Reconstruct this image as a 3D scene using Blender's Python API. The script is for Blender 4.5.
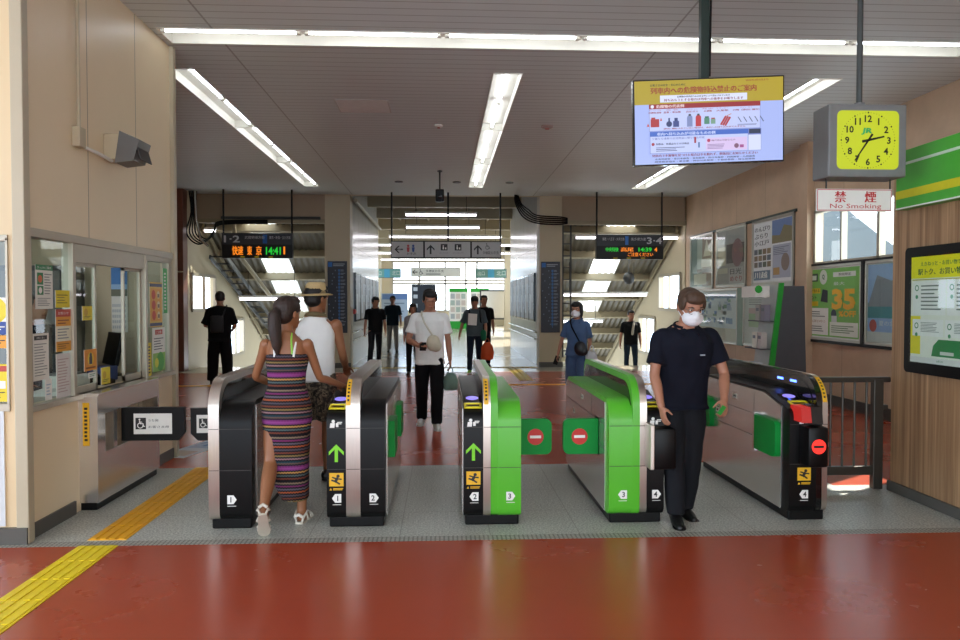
import bpy, bmesh, math, random
from mathutils import Vector, Matrix, Euler, noise

for _o in list(bpy.data.objects):
    bpy.data.objects.remove(_o)
SC = bpy.context.scene
COL = SC.collection
PI = math.pi
rnd = random.Random(7)

# ------------------------------------------------------------------ camera, sky, sun, exposure
cam_data = bpy.data.cameras.new('camera')
cam_data.sensor_width = 36.0
cam_data.lens = 735 / 960 * 36.0
cam_data.clip_start = 0.05
camera = bpy.data.objects.new('camera', cam_data)
COL.objects.link(camera)
camera.location = (0, 0, 1.6)
camera.rotation_euler = (math.radians(90 - 1.40), 0, math.radians(-2.88))
SC.camera = camera

world = bpy.data.worlds.new('sky')
SC.world = world
world.use_nodes = True
_wn = world.node_tree
_bg = _wn.nodes['Background']
_tc = _wn.nodes.new('ShaderNodeTexCoord')
_ns = _wn.nodes.new('ShaderNodeTexNoise'); _ns.inputs['Scale'].default_value = 3.0; _ns.inputs['Detail'].default_value = 5
_rp = _wn.nodes.new('ShaderNodeValToRGB')
_rp.color_ramp.elements[0].position = 0.40; _rp.color_ramp.elements[0].color = (0.62, 0.80, 1.0, 1)
_rp.color_ramp.elements[1].position = 0.62; _rp.color_ramp.elements[1].color = (0.94, 0.98, 1.0, 1)
_wn.links.new(_tc.outputs['Generated'], _ns.inputs['Vector'])
_wn.links.new(_ns.outputs['Fac'], _rp.inputs['Fac'])
_wn.links.new(_rp.outputs['Color'], _bg.inputs['Color'])
_bg.inputs['Strength'].default_value = 4.9

sun_data = bpy.data.lights.new('sun', 'SUN')
sun_data.energy = 11.0
sun_data.angle = math.radians(0.6)
sun_data.color = (1.0, 0.95, 0.86)
sun = bpy.data.objects.new('sun', sun_data)
COL.objects.link(sun)
sun.location = (20, 12, 20)
sun.rotation_euler = Vector((2.55, 1.76, 2.75)).to_track_quat('Z', 'Y').to_euler()

TUBE = 10.0
SC.view_settings.view_transform = 'Standard'
SC.view_settings.look = 'None'
SC.view_settings.exposure = 0.2
SC.view_settings.gamma = 1.0
SC.view_settings.use_curve_mapping = False
SC.cycles.sample_clamp_indirect = 8.0
SC.cycles.caustics_refractive = False

# ------------------------------------------------------------------ materials
def lin(h):
    h = h.lstrip('#')
    out = []
    for i in (0, 2, 4):
        c = int(h[i:i + 2], 16) / 255
        out.append(c / 12.92 if c <= 0.04045 else ((c + 0.055) / 1.055) ** 2.4)
    return (*out, 1.0)

_mats = {}
def mat(name, hexc, rough=0.5, metal=0.0, var=0.06, scale=9.0, bump=0.0, spec=0.5, stretch=None, coat=0.0):
    """procedural surface: base colour varied by a noise, optional bump"""
    if name in _mats:
        return _mats[name]
    m = bpy.data.materials.new(name)
    m.use_nodes = True
    nt = m.node_tree
    b = nt.nodes['Principled BSDF']
    b.inputs['Roughness'].default_value = rough
    b.inputs['Metallic'].default_value = metal
    b.inputs['Specular IOR Level'].default_value = spec
    if coat:
        b.inputs['Coat Weight'].default_value = coat
    c = lin(hexc)
    tc = nt.nodes.new('ShaderNodeTexCoord')
    src = tc.outputs['Object']
    if stretch:
        mp = nt.nodes.new('ShaderNodeMapping'); mp.inputs['Scale'].default_value = stretch
        nt.links.new(src, mp.inputs['Vector']); src = mp.outputs['Vector']
    n = nt.nodes.new('ShaderNodeTexNoise')
    n.inputs['Scale'].default_value = scale; n.inputs['Detail'].default_value = 4
    nt.links.new(src, n.inputs['Vector'])
    mx = nt.nodes.new('ShaderNodeMix'); mx.data_type = 'RGBA'
    mx.inputs[6].default_value = tuple(min(1, x * (1 - var * 2)) for x in c[:3]) + (1,)
    mx.inputs[7].default_value = tuple(min(1, x * (1 + var * 2)) for x in c[:3]) + (1,)
    nt.links.new(n.outputs['Fac'], mx.inputs[0])
    nt.links.new(mx.outputs[2], b.inputs['Base Color'])
    if bump:
        bp = nt.nodes.new('ShaderNodeBump'); bp.inputs['Strength'].default_value = bump
        bp.inputs['Distance'].default_value = 0.01
        nt.links.new(n.outputs['Fac'], bp.inputs['Height']); nt.links.new(bp.outputs['Normal'], b.inputs['Normal'])
    _mats[name] = m
    return m

def emit(name, hexc, strength):
    if name in _mats:
        return _mats[name]
    m = bpy.data.materials.new(name); m.use_nodes = True
    nt = m.node_tree
    b = nt.nodes['Principled BSDF']
    b.inputs['Base Color'].default_value = (0.02, 0.02, 0.02, 1)
    b.inputs['Roughness'].default_value = 0.3
    b.inputs['Emission Color'].default_value = lin(hexc)
    b.inputs['Emission Strength'].default_value = strength
    _mats[name] = m
    return m

def ink(hexc, lit=0.0):
    """print colour on a sign or a poster; lit > 0 for pixels of screens and backlit faces"""
    if lit:
        return emit('lit_%s_%s' % (hexc.strip('#'), lit), hexc, lit * 0.87)
    return mat('ink_' + hexc.strip('#'), hexc, 0.45, var=0.03, scale=20)

def glass(name, tint='#f4fbf8', refl=0.10):
    if name in _mats:
        return _mats[name]
    m = bpy.data.materials.new(name); m.use_nodes = True
    nt = m.node_tree; nt.nodes.clear()
    out = nt.nodes.new('ShaderNodeOutputMaterial')
    t = nt.nodes.new('ShaderNodeBsdfTransparent'); t.inputs['Color'].default_value = lin(tint)
    g = nt.nodes.new('ShaderNodeBsdfGlossy'); g.inputs['Roughness'].default_value = 0.02
    f = nt.nodes.new('ShaderNodeLayerWeight'); f.inputs['Blend'].default_value = 0.35
    mth = nt.nodes.new('ShaderNodeMath'); mth.operation = 'MULTIPLY_ADD'
    mth.inputs[1].default_value = 0.28; mth.inputs[2].default_value = refl * 0.4
    nt.links.new(f.outputs['Fresnel'], mth.inputs[0])
    mx = nt.nodes.new('ShaderNodeMixShader')
    nt.links.new(mth.outputs[0], mx.inputs[0]); nt.links.new(t.outputs[0], mx.inputs[1]); nt.links.new(g.outputs[0], mx.inputs[2])
    nt.links.new(mx.outputs[0], out.inputs['Surface'])
    _mats[name] = m
    return m

def translucent(name, hexc):
    m = bpy.data.materials.new(name); m.use_nodes = True
    nt = m.node_tree; nt.nodes.clear()
    out = nt.nodes.new('ShaderNodeOutputMaterial')
    t = nt.nodes.new('ShaderNodeBsdfTranslucent'); t.inputs['Color'].default_value = lin(hexc)
    tr = nt.nodes.new('ShaderNodeBsdfTransparent'); tr.inputs['Color'].default_value = lin(hexc)
    mx = nt.nodes.new('ShaderNodeMixShader'); mx.inputs[0].default_value = 0.45
    nt.links.new(t.outputs[0], mx.inputs[1]); nt.links.new(tr.outputs[0], mx.inputs[2])
    nt.links.new(mx.outputs[0], out.inputs['Surface'])
    _mats[name] = m
    return m

def line_mat(name, hexc, hexl, axis, period, width, rough=0.5, offset=0.0, var=0.05, nscale=1.2, axis2=None, period2=1.0, width2=0.004, offset2=0.0, bump=0.3, speck=0.0, coat=0.0, rough_var=0.0):
    """panelled surface: joints every `period` metres along an axis (and a second one), soft tone variation"""
    m = bpy.data.materials.new(name); m.use_nodes = True
    nt = m.node_tree; b = nt.nodes['Principled BSDF']; b.inputs['Roughness'].default_value = rough
    if coat: b.inputs['Coat Weight'].default_value = coat
    tc = nt.nodes.new('ShaderNodeTexCoord'); sp = nt.nodes.new('ShaderNodeSeparateXYZ')
    nt.links.new(tc.outputs['Object'], sp.inputs[0])
    def joint(ax, per, wid, off):
        a = nt.nodes.new('ShaderNodeMath'); a.operation = 'ADD'; a.inputs[1].default_value = off + 1000 * per
        nt.links.new(sp.outputs['XYZ'.index(ax)], a.inputs[0])
        d = nt.nodes.new('ShaderNodeMath'); d.operation = 'MODULO'; d.inputs[1].default_value = per
        nt.links.new(a.outputs[0], d.inputs[0])
        l = nt.nodes.new('ShaderNodeMath'); l.operation = 'LESS_THAN'; l.inputs[1].default_value = wid
        nt.links.new(d.outputs[0], l.inputs[0])
        return l.outputs[0]
    j = joint(axis, period, width, offset)
    if axis2:
        k = joint(axis2, period2, width2, offset2)
        mxx = nt.nodes.new('ShaderNodeMath'); mxx.operation = 'MAXIMUM'
        nt.links.new(j, mxx.inputs[0]); nt.links.new(k, mxx.inputs[1]); j = mxx.outputs[0]
    n = nt.nodes.new('ShaderNodeTexNoise'); n.inputs['Scale'].default_value = nscale; n.inputs['Detail'].default_value = 6
    n.inputs['Roughness'].default_value = 0.6
    nt.links.new(tc.outputs['Object'], n.inputs['Vector'])
    c = lin(hexc)
    mx = nt.nodes.new('ShaderNodeMix'); mx.data_type = 'RGBA'
    mx.inputs[6].default_value = tuple(x * (1 - var * 2.2) for x in c[:3]) + (1,)
    mx.inputs[7].default_value = tuple(min(1, x * (1 + var * 2.2)) for x in c[:3]) + (1,)
    nt.links.new(n.outputs['Fac'], mx.inputs[0])
    col = mx.outputs[2]
    if speck:
        n2 = nt.nodes.new('ShaderNodeTexNoise'); n2.inputs['Scale'].default_value = 75; n2.inputs['Detail'].default_value = 2
        nt.links.new(tc.outputs['Object'], n2.inputs['Vector'])
        r = nt.nodes.new('ShaderNodeValToRGB'); r.color_ramp.elements[0].position = 0.38; r.color_ramp.elements[1].position = 0.62
        r.color_ramp.elements[0].color = (1 - speck,) * 3 + (1,); r.color_ramp.elements[1].color = (1 + speck * .6,) * 3 + (1,)
        nt.links.new(n2.outputs['Fac'], r.inputs[0])
        ml = nt.nodes.new('ShaderNodeMix'); ml.data_type = 'RGBA'; ml.blend_type = 'MULTIPLY'; ml.inputs[0].default_value = 1
        nt.links.new(col, ml.inputs[6]); nt.links.new(r.outputs[0], ml.inputs[7]); col = ml.outputs[2]
    m2 = nt.nodes.new('ShaderNodeMix'); m2.data_type = 'RGBA'
    m2.inputs[7].default_value = lin(hexl)
    nt.links.new(j, m2.inputs[0]); nt.links.new(col, m2.inputs[6])
    nt.links.new(m2.outputs[2], b.inputs['Base Color'])
    if rough_var:
        mr = nt.nodes.new('ShaderNodeMapRange'); mr.inputs[3].default_value = rough - rough_var; mr.inputs[4].default_value = rough + rough_var
        nt.links.new(n.outputs['Fac'], mr.inputs[0]); nt.links.new(mr.outputs[0], b.inputs['Roughness'])
    _mats[name] = m
    return m

M = {}
M['red_floor'] = line_mat('red_resin_floor', '#a8452a', '#7d2b1b', 'X', 50, 0.0, rough=0.27, var=0.06, nscale=0.6, rough_var=0.025)
M['pale_floor'] = line_mat('pale_tile_floor', '#b9b09c', '#958d7c', 'X', 0.6, 0.006, rough=0.16, axis2='Y', period2=0.6, width2=0.006)
M['granite'] = line_mat('granite_tile', '#b9bbb2', '#8b897f', 'X', 0.62, 0.006, rough=0.36, axis2='Y', period2=0.62, width2=0.006, offset=0.3, offset2=0.0, speck=0.42, var=0.08)
M['grating'] = line_mat('floor_grating', '#bab8ae', '#77756d', 'X', 0.03, 0.012, rough=0.45, axis2='Y', period2=0.03, width2=0.01, speck=0.1)
M['ceiling'] = line_mat('ceiling_slats', '#cfd8d8', '#9aa09f', 'Y', 0.15, 0.012, rough=0.5, axis2='X', period2=4.4, width2=0.02, offset2=2.2, var=0.02)
M['beige'] = line_mat('beige_wall_panel', '#e8d4b2', '#8f8168', 'Y', 0.905, 0.010, rough=0.42, offset=-5.938, var=0.03, nscale=0.9)
M['beige_front'] = mat('beige_front_panel', '#dcc49c', 0.45, var=0.04, scale=1.5)
M['post'] = mat('post_paint', '#b9ad94', 0.45, var=0.04, scale=3)
M['alu'] = mat('aluminium_frame', '#b4aa98', 0.38, 0.35, var=0.04, scale=6)
M['cream'] = line_mat('cream_wall', '#c6a98c', '#8d7b64', 'Y', 1.35, 0.008, rough=0.6, var=0.10, nscale=2.2)
M['cream2'] = mat('cream_paint', '#c0b295', 0.55, var=0.04, scale=1.2)
M['lintel'] = mat('lintel_paint', '#a08c74', 0.6, var=0.05, scale=1.2)
M['wood'] = None
M['base'] = mat('baseboard_grey', '#55524c', 0.5, var=0.05)
M['basedark'] = mat('baseboard_dark', '#35302a', 0.5, var=0.05)
M['brown'] = mat('brown_steel_panel', '#6e4434', 0.35, var=0.05, scale=2)
M['corrwall'] = line_mat('corridor_wall_panel', '#cfcdc4', '#8d8b84', 'Y', 0.9, 0.012, rough=0.22, var=0.03, axis2='Z', period2=3.0, width2=0.01)
M['steel'] = mat('brushed_steel', '#dcd6cf', 0.24, 0.88, var=0.05, scale=6, stretch=(1, 40, 1))
M['steelv'] = mat('brushed_steel_band', '#c4bab0', 0.28, 0.9, var=0.06, scale=6, stretch=(40, 40, 1))
M['chrome'] = mat('polished_metal', '#d0d0ce', 0.16, 1.0, var=0.02)
M['black'] = mat('black_plastic', '#0d0c0c', 0.36, var=0.1, spec=0.2)
M['blackgloss'] = mat('black_gloss', '#0c0c0d', 0.12, var=0.05, coat=0.5)
M['darkgrey'] = mat('dark_grey_paint', '#3c3c3b', 0.45, var=0.06)
M['greypaint'] = mat('grey_paint', '#6d6c69', 0.45, var=0.05)
M['trough'] = mat('light_trough_enamel', '#e2dfd4', 0.5, var=0.02)
M['white'] = mat('white_enamel', '#e8e6df', 0.4, var=0.02)
M['paper'] = mat('white_paper', '#e6e3da', 0.6, var=0.02)
M['green'] = mat('gate_green', '#55b52a', 0.33, var=0.03, scale=4)
M['greendk'] = mat('gate_green_shadow_groove', '#2c7a1a', 0.4, var=0.03)
M['flap'] = mat('flap_green', '#0b8a36', 0.5, var=0.04, spec=0.2)
M['yellow'] = mat('tactile_yellow_lemon', '#f0d61e', 0.5, var=0.06, scale=14)
M['orange'] = mat('tactile_yellow_amber', '#f0b01a', 0.5, var=0.06, scale=14)
M['purlin'] = mat('beige_steel_beam', '#93876c', 0.5, var=0.06, scale=2)
M['roof'] = mat('corrugated_roof_steel', '#5d5544', 0.5, var=0.12, scale=2)
M['glass'] = glass('window_glass')
M['glass_office'] = glass('office_glass', '#dfeae6', 0.16)
M['tube'] = emit('fluorescent_tube', '#eef6ff', TUBE)
M['tube_far'] = emit('fluorescent_tube_hall', '#fbf6ff', 7.0)
M['skin'] = mat('skin_tone', '#a9745a', 0.5, var=0.05, scale=12)
M['skin_tan'] = mat('skin_tone_tanned', '#93603f', 0.45, var=0.05, scale=12)
M['hair_dark'] = mat('dark_brown_hair', '#2e2019', 0.6, var=0.3, scale=60, bump=0.5, stretch=(1, 1, .2))
M['hair'] = mat('black_hair', '#110d0b', 0.6, var=0.25, scale=60, bump=0.4, stretch=(1, 1, .25))
M['hair_brown'] = mat('brown_hair', '#4b3525', 0.6, var=0.25, scale=60, bump=0.4, stretch=(1, 1, .25))

# wood-grain boards (vertical streaks)
def wood_mat():
    m = bpy.data.materials.new('vertical_wood_boards'); m.use_nodes = True
    nt = m.node_tree; b = nt.nodes['Principled BSDF']; b.inputs['Roughness'].default_value = 0.45
    tc = nt.nodes.new('ShaderNodeTexCoord'); mp = nt.nodes.new('ShaderNodeMapping'); mp.inputs['Scale'].default_value = (9, 16, 0.35)
    nt.links.new(tc.outputs['Object'], mp.inputs[0])
    n = nt.nodes.new('ShaderNodeTexNoise'); n.inputs['Scale'].default_value = 1.6; n.inputs['Detail'].default_value = 8; n.inputs['Roughness'].default_value = 0.65
    nt.links.new(mp.outputs[0], n.inputs['Vector'])
    r = nt.nodes.new('ShaderNodeValToRGB')
    e = r.color_ramp.elements
    e[0].position = 0.3; e[0].color = lin('#765539'); e[1].position = 0.72; e[1].color = lin('#c9a279')
    k = e.new(0.5); k.color = lin('#a27d5a')
    nt.links.new(n.outputs['Fac'], r.inputs[0]); nt.links.new(r.outputs[0], b.inputs['Base Color'])
    return m
M['wood'] = wood_mat()

# ------------------------------------------------------------------ mesh builder
def _bevel_box(sx, sy, sz, w, seg):
    bm = bmesh.new()
    bmesh.ops.create_cube(bm, size=1.0)
    for v in bm.verts:
        v.co.x *= sx; v.co.y *= sy; v.co.z *= sz
    if w > 0:
        bmesh.ops.bevel(bm, geom=list(bm.edges), offset=min(w, 0.49 * min(sx, sy, sz)), segments=seg, profile=0.5, affect='EDGES')
    bm.verts.index_update()
    vs = [v.co.copy() for v in bm.verts]; fs = [[v.index for v in f.verts] for f in bm.faces]
    bm.free()
    return vs, fs

_text_cache = {}
def text_geo(s, bold=0.0):
    key = (s, bold)
    if key not in _text_cache:
        c = bpy.data.curves.new('lettering', 'FONT'); c.body = s; c.resolution_u = 2; c.offset = bold
        o = bpy.data.objects.new('lettering', c); COL.objects.link(o)
        dg = bpy.context.evaluated_depsgraph_get()
        me = bpy.data.meshes.new_from_object(o.evaluated_get(dg))
        vs = [v.co.copy() for v in me.vertices]; fs = [list(p.vertices) for p in me.polygons]
        bpy.data.objects.remove(o); bpy.data.curves.remove(c); bpy.data.meshes.remove(me)
        _text_cache[key] = (vs, fs)
    return _text_cache[key]

class MB:
    def __init__(self):
        self.v = []; self.f = []; self.m = []; self.mats = []
        self.layer = 0; self.z0 = 0.0
    def mi(self, m):
        if m not in self.mats: self.mats.append(m)
        return self.mats.index(m)
    def add(self, vs, fs, m, mx=None):
        k = len(self.v)
        if mx is not None: vs = [mx @ Vector(p) for p in vs]
        self.v += [Vector(p) for p in vs]
        i = self.mi(m)
        for f in fs:
            self.f.append([a + k for a in f]); self.m.append(i)
        return self
    def box(self, lo, hi, m, bevel=0.0, seg=2, rot=None):
        lo = Vector(lo); hi = Vector(hi); s = hi - lo
        vs, fs = _bevel_box(abs(s.x), abs(s.y), abs(s.z), bevel, seg)
        mx = Matrix.Translation((lo + hi) / 2)
        if rot is not None: mx = mx @ Euler(rot).to_matrix().to_4x4()
        return self.add(vs, fs, m, mx)
    def tube(self, pts, r, m, n=10, cap=True):
        pts = [Vector(p) for p in pts]
        rs = r if isinstance(r, (list, tuple)) else [r] * len(pts)
        vs = []; fs = []
        nrm = None
        for i, p in enumerate(pts):
            d = (pts[min(i + 1, len(pts) - 1)] - pts[max(i - 1, 0)]).normalized()
            if nrm is None:
                nrm = d.orthogonal().normalized()
            else:
                nrm = (nrm - d * nrm.dot(d))
                nrm = nrm.normalized() if nrm.length > 1e-6 else d.orthogonal().normalized()
            bn = d.cross(nrm)
            for k in range(n):
                a = 2 * PI * k / n
                vs.append(p + (nrm * math.cos(a) + bn * math.sin(a)) * rs[i])
        for i in range(len(pts) - 1):
            for k in range(n):
                fs.append([i * n + k, i * n + (k + 1) % n, (i + 1) * n + (k + 1) % n, (i + 1) * n + k])
        if cap:
            fs.append(list(range(n))[::-1]); fs.append([(len(pts) - 1) * n + k for k in range(n)])
        return self.add(vs, fs, m)
    def loft(self, rings, m, n=20, mx=None):
        """rings: (cx,cy,cz,rx,ry) stacked along z, closed both ends"""
        vs = []; fs = []
        for (cx, cy, cz, rx, ry) in rings:
            for k in range(n):
                a = 2 * PI * k / n
                vs.append(Vector((cx + rx * math.cos(a), cy + ry * math.sin(a), cz)))
        for i in range(len(rings) - 1):
            for k in range(n):
                fs.append([i * n + k, i * n + (k + 1) % n, (i + 1) * n + (k + 1) % n, (i + 1) * n + k])
        fs.append(list(range(n))[::-1]); fs.append([(len(rings) - 1) * n + k for k in range(n)])
        return self.add(vs, fs, m, mx)
    def ball(self, c, r, m, n=14, mx=None):
        r = Vector(r) if not isinstance(r, (int, float)) else Vector((r, r, r))
        c = Vector(c)
        rings = []
        h = n // 2
        for i in range(h + 1):
            t = -PI / 2 + PI * i / h
            cc = max(0.02, math.cos(t))
            rings.append((c.x, c.y, c.z + r.z * math.sin(t), r.x * cc, r.y * cc))
        return self.loft(rings, m, n, mx)
    def prism(self, poly, ax, a, b, m, inset=0.0):
        """extrude a 2-D outline: ax 'X' -> (y,z) outline, 'Y' -> (x,z), 'Z' -> (x,y)"""
        def P(u, v, w):
            return {'X': (w, u, v), 'Y': (u, w, v), 'Z': (u, v, w)}[ax]
        n = len(poly)
        vs = [P(u, v, a) for u, v in poly] + [P(u, v, b) for u, v in poly]
        fs = [[i, (i + 1) % n, n + (i + 1) % n, n + i] for i in range(n)]
        fs.append(list(range(n))[::-1]); fs.append([n + i for i in range(n)])
        return self.add(vs, fs, m)
    # flat printing in the local XY plane, z lifts a hair with every layer
    def rect(self, x, y, w, h, m, z=None):
        z = self._z(z)
        return self.add([(x, y, z), (x + w, y, z), (x + w, y + h, z), (x, y + h, z)], [[0, 1, 2, 3]], m)
    def poly(self, pts, m, z=None):
        z = self._z(z)
        return self.add([(a, b, z) for a, b in pts], [list(range(len(pts)))], m)
    def disc(self, x, y, r, m, z=None, n=24, ry=None):
        ry = ry or r
        return self.poly([(x + r * math.cos(2 * PI * k / n), y + ry * math.sin(2 * PI * k / n)) for k in range(n)], m, z)
    def ringarc(self, x, y, r0, r1, a0, a1, m, z=None, n=20):
        z = self._z(z)
        vs = []; fs = []
        for k in range(n + 1):
            a = math.radians(a0 + (a1 - a0) * k / n)
            vs += [(x + r0 * math.cos(a), y + r0 * math.sin(a), z), (x + r1 * math.cos(a), y + r1 * math.sin(a), z)]
        for k in range(n):
            fs.append([2 * k, 2 * k + 1, 2 * k + 3, 2 * k + 2])
        return self.add(vs, fs, m)
    def line(self, p, q, w, m, z=None):
        p = Vector((*p, 0)); q = Vector((*q, 0)); d = (q - p).normalized(); t = Vector((-d.y, d.x, 0)) * w / 2
        return self.poly([((p - t).x, (p - t).y), ((q - t).x, (q - t).y), ((q + t).x, (q + t).y), ((p + t).x, (p + t).y)], m, z)
    def text(self, s, x, y, h, m, w=None, align='l', bold=0.0, z=None, ang=0.0, shear=0.0):
        if bold and any(ord(c) > 0x2E80 for c in s):     # kanji: thicken by a double strike
            z = self._z(z); d = h * bold * 2.2
            self.text(s, x - d / 2, y, h, m, w, align, 0, z, ang, shear)
            return self.text(s, x + d / 2, y, h, m, w, align, 0, z + .0001, ang, shear)
        vs, fs = text_geo(s, bold)
        if not vs: return self
        z = self._z(z)
        x0 = min(v.x for v in vs); x1 = max(v.x for v in vs); y0 = min(v.y for v in vs); y1 = max(v.y for v in vs)
        sy = h / max(1e-6, y1 - y0); sx = sy
        if w: sx = w / max(1e-6, x1 - x0)
        W = (x1 - x0) * sx
        ox = {'l': 0, 'c': -W / 2, 'r': -W}[align]
        ca, sa = math.cos(ang), math.sin(ang)
        out = []
        for v in vs:
            px = (v.x - x0) * sx + ox; py = (v.y - y0) * sy
            px += shear * py
            out.append((x + px * ca - py * sa, y + px * sa + py * ca, z))
        return self.add(out, fs, m)
    def lines(self, x, y, w, h, n, m, fill=0.5, ragged=0.35, seed=1):
        """rows of fine unreadable print"""
        r = random.Random(seed)
        for i in range(n):
            yy = y + h - (i + 1) * h / n
            self.rect(x, yy + h / n * (1 - fill) / 2, w * (1 - ragged * r.random()), h / n * fill, m, z=self._z(None))
            self.layer -= 1
        self.layer += 1
        return self
    def _z(self, z):
        if z is not None: return z
        self.layer += 1
        return self.z0 + self.layer * 0.0004 * getattr(self, 'lift', 1.0)
    def build(self, name, parent=None, loc=None, rot=None, smooth=None):
        me = bpy.data.meshes.new(name)
        me.from_pydata([tuple(p) for p in self.v], [], self.f)
        for m in self.mats: me.materials.append(m)
        for p, i in zip(me.polygons, self.m): p.material_index = i
        if smooth:
            me.polygons.foreach_set('use_smooth', [True] * len(me.polygons))
            me.set_sharp_from_angle(angle=math.radians(smooth if smooth > 1 else 40))
        me.validate()
        o = bpy.data.objects.new(name, me); COL.objects.link(o)
        if parent is not None: o.parent = parent
        if loc is not None: o.location = loc
        if rot is not None: o.rotation_euler = rot
        return o

def tag(o, label, cat, group=None, kind=None):
    o['label'] = label; o['category'] = cat
    if group: o['group'] = group
    if kind: o['kind'] = kind
    return o
def thing(name, label, cat, loc=(0, 0, 0), rot=(0, 0, 0), group=None):
    o = bpy.data.objects.new(name, None); COL.objects.link(o)
    o.empty_display_size = 0.1
    o.location = loc; o.rotation_euler = rot
    return tag(o, label, cat, group)
def struct(o):
    o['kind'] = 'structure'
    return o
def copy_tree(o, parent=None):
    c = o.copy(); COL.objects.link(c)
    if parent is not None: c.parent = parent
    for ch in list(o.children): copy_tree(ch, c)
    return c
FACE_CAM = (PI / 2, 0, 0)            # local x -> east, y -> up, z -> towards the camera side
FACE_EAST = (PI / 2, 0, PI / 2)      # on the left wall
FACE_WEST = (PI / 2, 0, -PI / 2)     # on the right wall

def plate(u0, u1, v0, v1, holes):
    """rectangles that tile u0..u1 x v0..v1 with rectangular holes left out"""
    us = sorted({u0, u1, *[h[0] for h in holes], *[h[1] for h in holes]}); us = [u for u in us if u0 <= u <= u1]
    vs = sorted({v0, v1, *[h[2] for h in holes], *[h[3] for h in holes]}); vs = [v for v in vs if v0 <= v <= v1]
    out = []
    for a, b in zip(us, us[1:]):
        run = None
        for c, d in zip(vs, vs[1:]):
            mu, mv = (a + b) / 2, (c + d) / 2
            if any(h[0] < mu < h[1] and h[2] < mv < h[3] for h in holes):
                if run: out.append((a, b, *run)); run = None
            else:
                run = (run[0], d) if run else (c, d)
        if run: out.append((a, b, *run))
    return out

# ------------------------------------------------------------------ the setting
CEIL = 4.2
HALL = 4.9
def floor_slab(name, x0, x1, y0, y1, m):
    b = MB(); b.box((x0, y0, -0.12), (x1, y1, 0), m)
    return struct(b.build(name))
floor_slab('floor', -7.0, 6.02, -5.0, 4.90, M['red_floor'])
floor_slab('floor', -7.0, 6.02, 4.90, 5.00, M['grating'])
floor_slab('floor', -7.0, 3.40, 5.00, 7.18, M['granite'])
floor_slab('floor', 3.40, 6.02, 5.00, 6.22, M['granite'])
floor_slab('floor', 3.40, 6.02, 6.22, 7.18, M['red_floor'])
floor_slab('floor', -7.0, 6.02, 7.18, 16.8, M['red_floor'])
floor_slab('floor', -7.0, 6.02, 16.8, 18.3, M['pale_floor'])
floor_slab('floor', -2.85, 2.90, 18.3, 26.0, M['pale_floor'])
floor_slab('floor', -6.0, 6.0, 26.0, 51.0, M['pale_floor'])

# ceiling with the troughs of the lights cut out
LONG_X = (-2.93, 0.74, 4.47)
LY0, LY1 = 8.4, 16.68
TX0, TX1 = -2.70, 5.42
TY0, TY1 = 7.17, 7.56
holes = [(x - 0.16, x + 0.16, LY0, LY1) for x in LONG_X] + [(TX0, TX1, TY0, TY1), (TX0, TX1, 0.8, 1.19)]
b = MB()
for a, c, d, e in plate(-7.0, 6.02, -5.0, 18.0, holes):
    b.add([(a, d, CEIL), (c, d, CEIL), (c, e, CEIL), (a, e, CEIL)], [[0, 3, 2, 1]], M['ceiling'])
b.box((-7, -5, CEIL + 0.25), (6.02, 18, CEIL + 0.3), M['ceiling'])
struct(b.build('ceiling'))

# left office: side wall with the ticket window, post, dado
OX = -2.78
b = MB()
for a, c, d, e in plate(5.0, 7.72, 0.0, CEIL, [(5.08, 7.66, 0.89, 2.04)]):
    b.box((OX - 0.10, a, d), (OX, c, e), M['beige'])
struct(b.build('wall_left'))
b = MB(); b.box((-2.815, 4.965, 0), (-2.735, 5.04, CEIL), M['post'], 0.006); struct(b.build('trim_1'))
b = MB(); b.box((-2.80, 7.68, 0), (-2.74, 7.76, CEIL), M['post'], 0.006); struct(b.build('trim_2'))
b = MB(); b.box((-2.80, 5.04, 2.04), (-2.755, 7.68, 2.10), M['alu'], 0.004); b.box((-2.80, 5.04, 0.86), (-2.74, 7.68, 0.90), M['alu'], 0.004); struct(b.build('trim_3'))
b = MB(); b.box((-2.80, 5.03, 0), (-2.765, 5.66, 0.10), M['base']); b.box((-2.80, 6.86, 0), (-2.765, 7.70, 0.10), M['base']); b.box((-7, 4.95, 0), (-2.74, 4.98, 0.11), M['base']); struct(b.build('baseboard_left'))
# front of the office with its own window
b = MB()
for a, c, d, e in plate(-7.0, -2.81, 0.0, CEIL, [(-4.6, -2.85, 0.92, 2.02)]):
    b.box((a, 4.98, d), (c, 5.05, e), M['beige_front'])
struct(b.build('wall_front'))
b = MB()
for (a, c, d, e) in ((-2.862, -2.846, 0.92, 2.02), (-4.6, -2.846, 2.00, 2.04), (-4.6, -2.846, 0.88, 0.93), (-4.62, -4.6, 0.9, 2.04)):
    b.box((a, 4.965, d), (c, 5.04, e), M['alu'], 0.003)
b.add([(-4.6, 5.01, 0.92), (-2.85, 5.01, 0.92), (-2.85, 5.01, 2.02), (-4.6, 5.01, 2.02)], [[0, 1, 2, 3]], M['glass_office'])
struct(b.build('window_1'))
b = MB(); b.box((-7, 7.70, 0), (OX, 7.80, CEIL), M['cream2']); struct(b.build('wall_office_end'))
b = MB(); b.box((-6.2, 5.0, 0), (-6.1, 7.8, 2.9), M['cream2']); b.box((-6.2, 5.05, 2.85), (-2.88, 7.7, 2.95), M['white']); struct(b.build('wall_office_back'))

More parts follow.
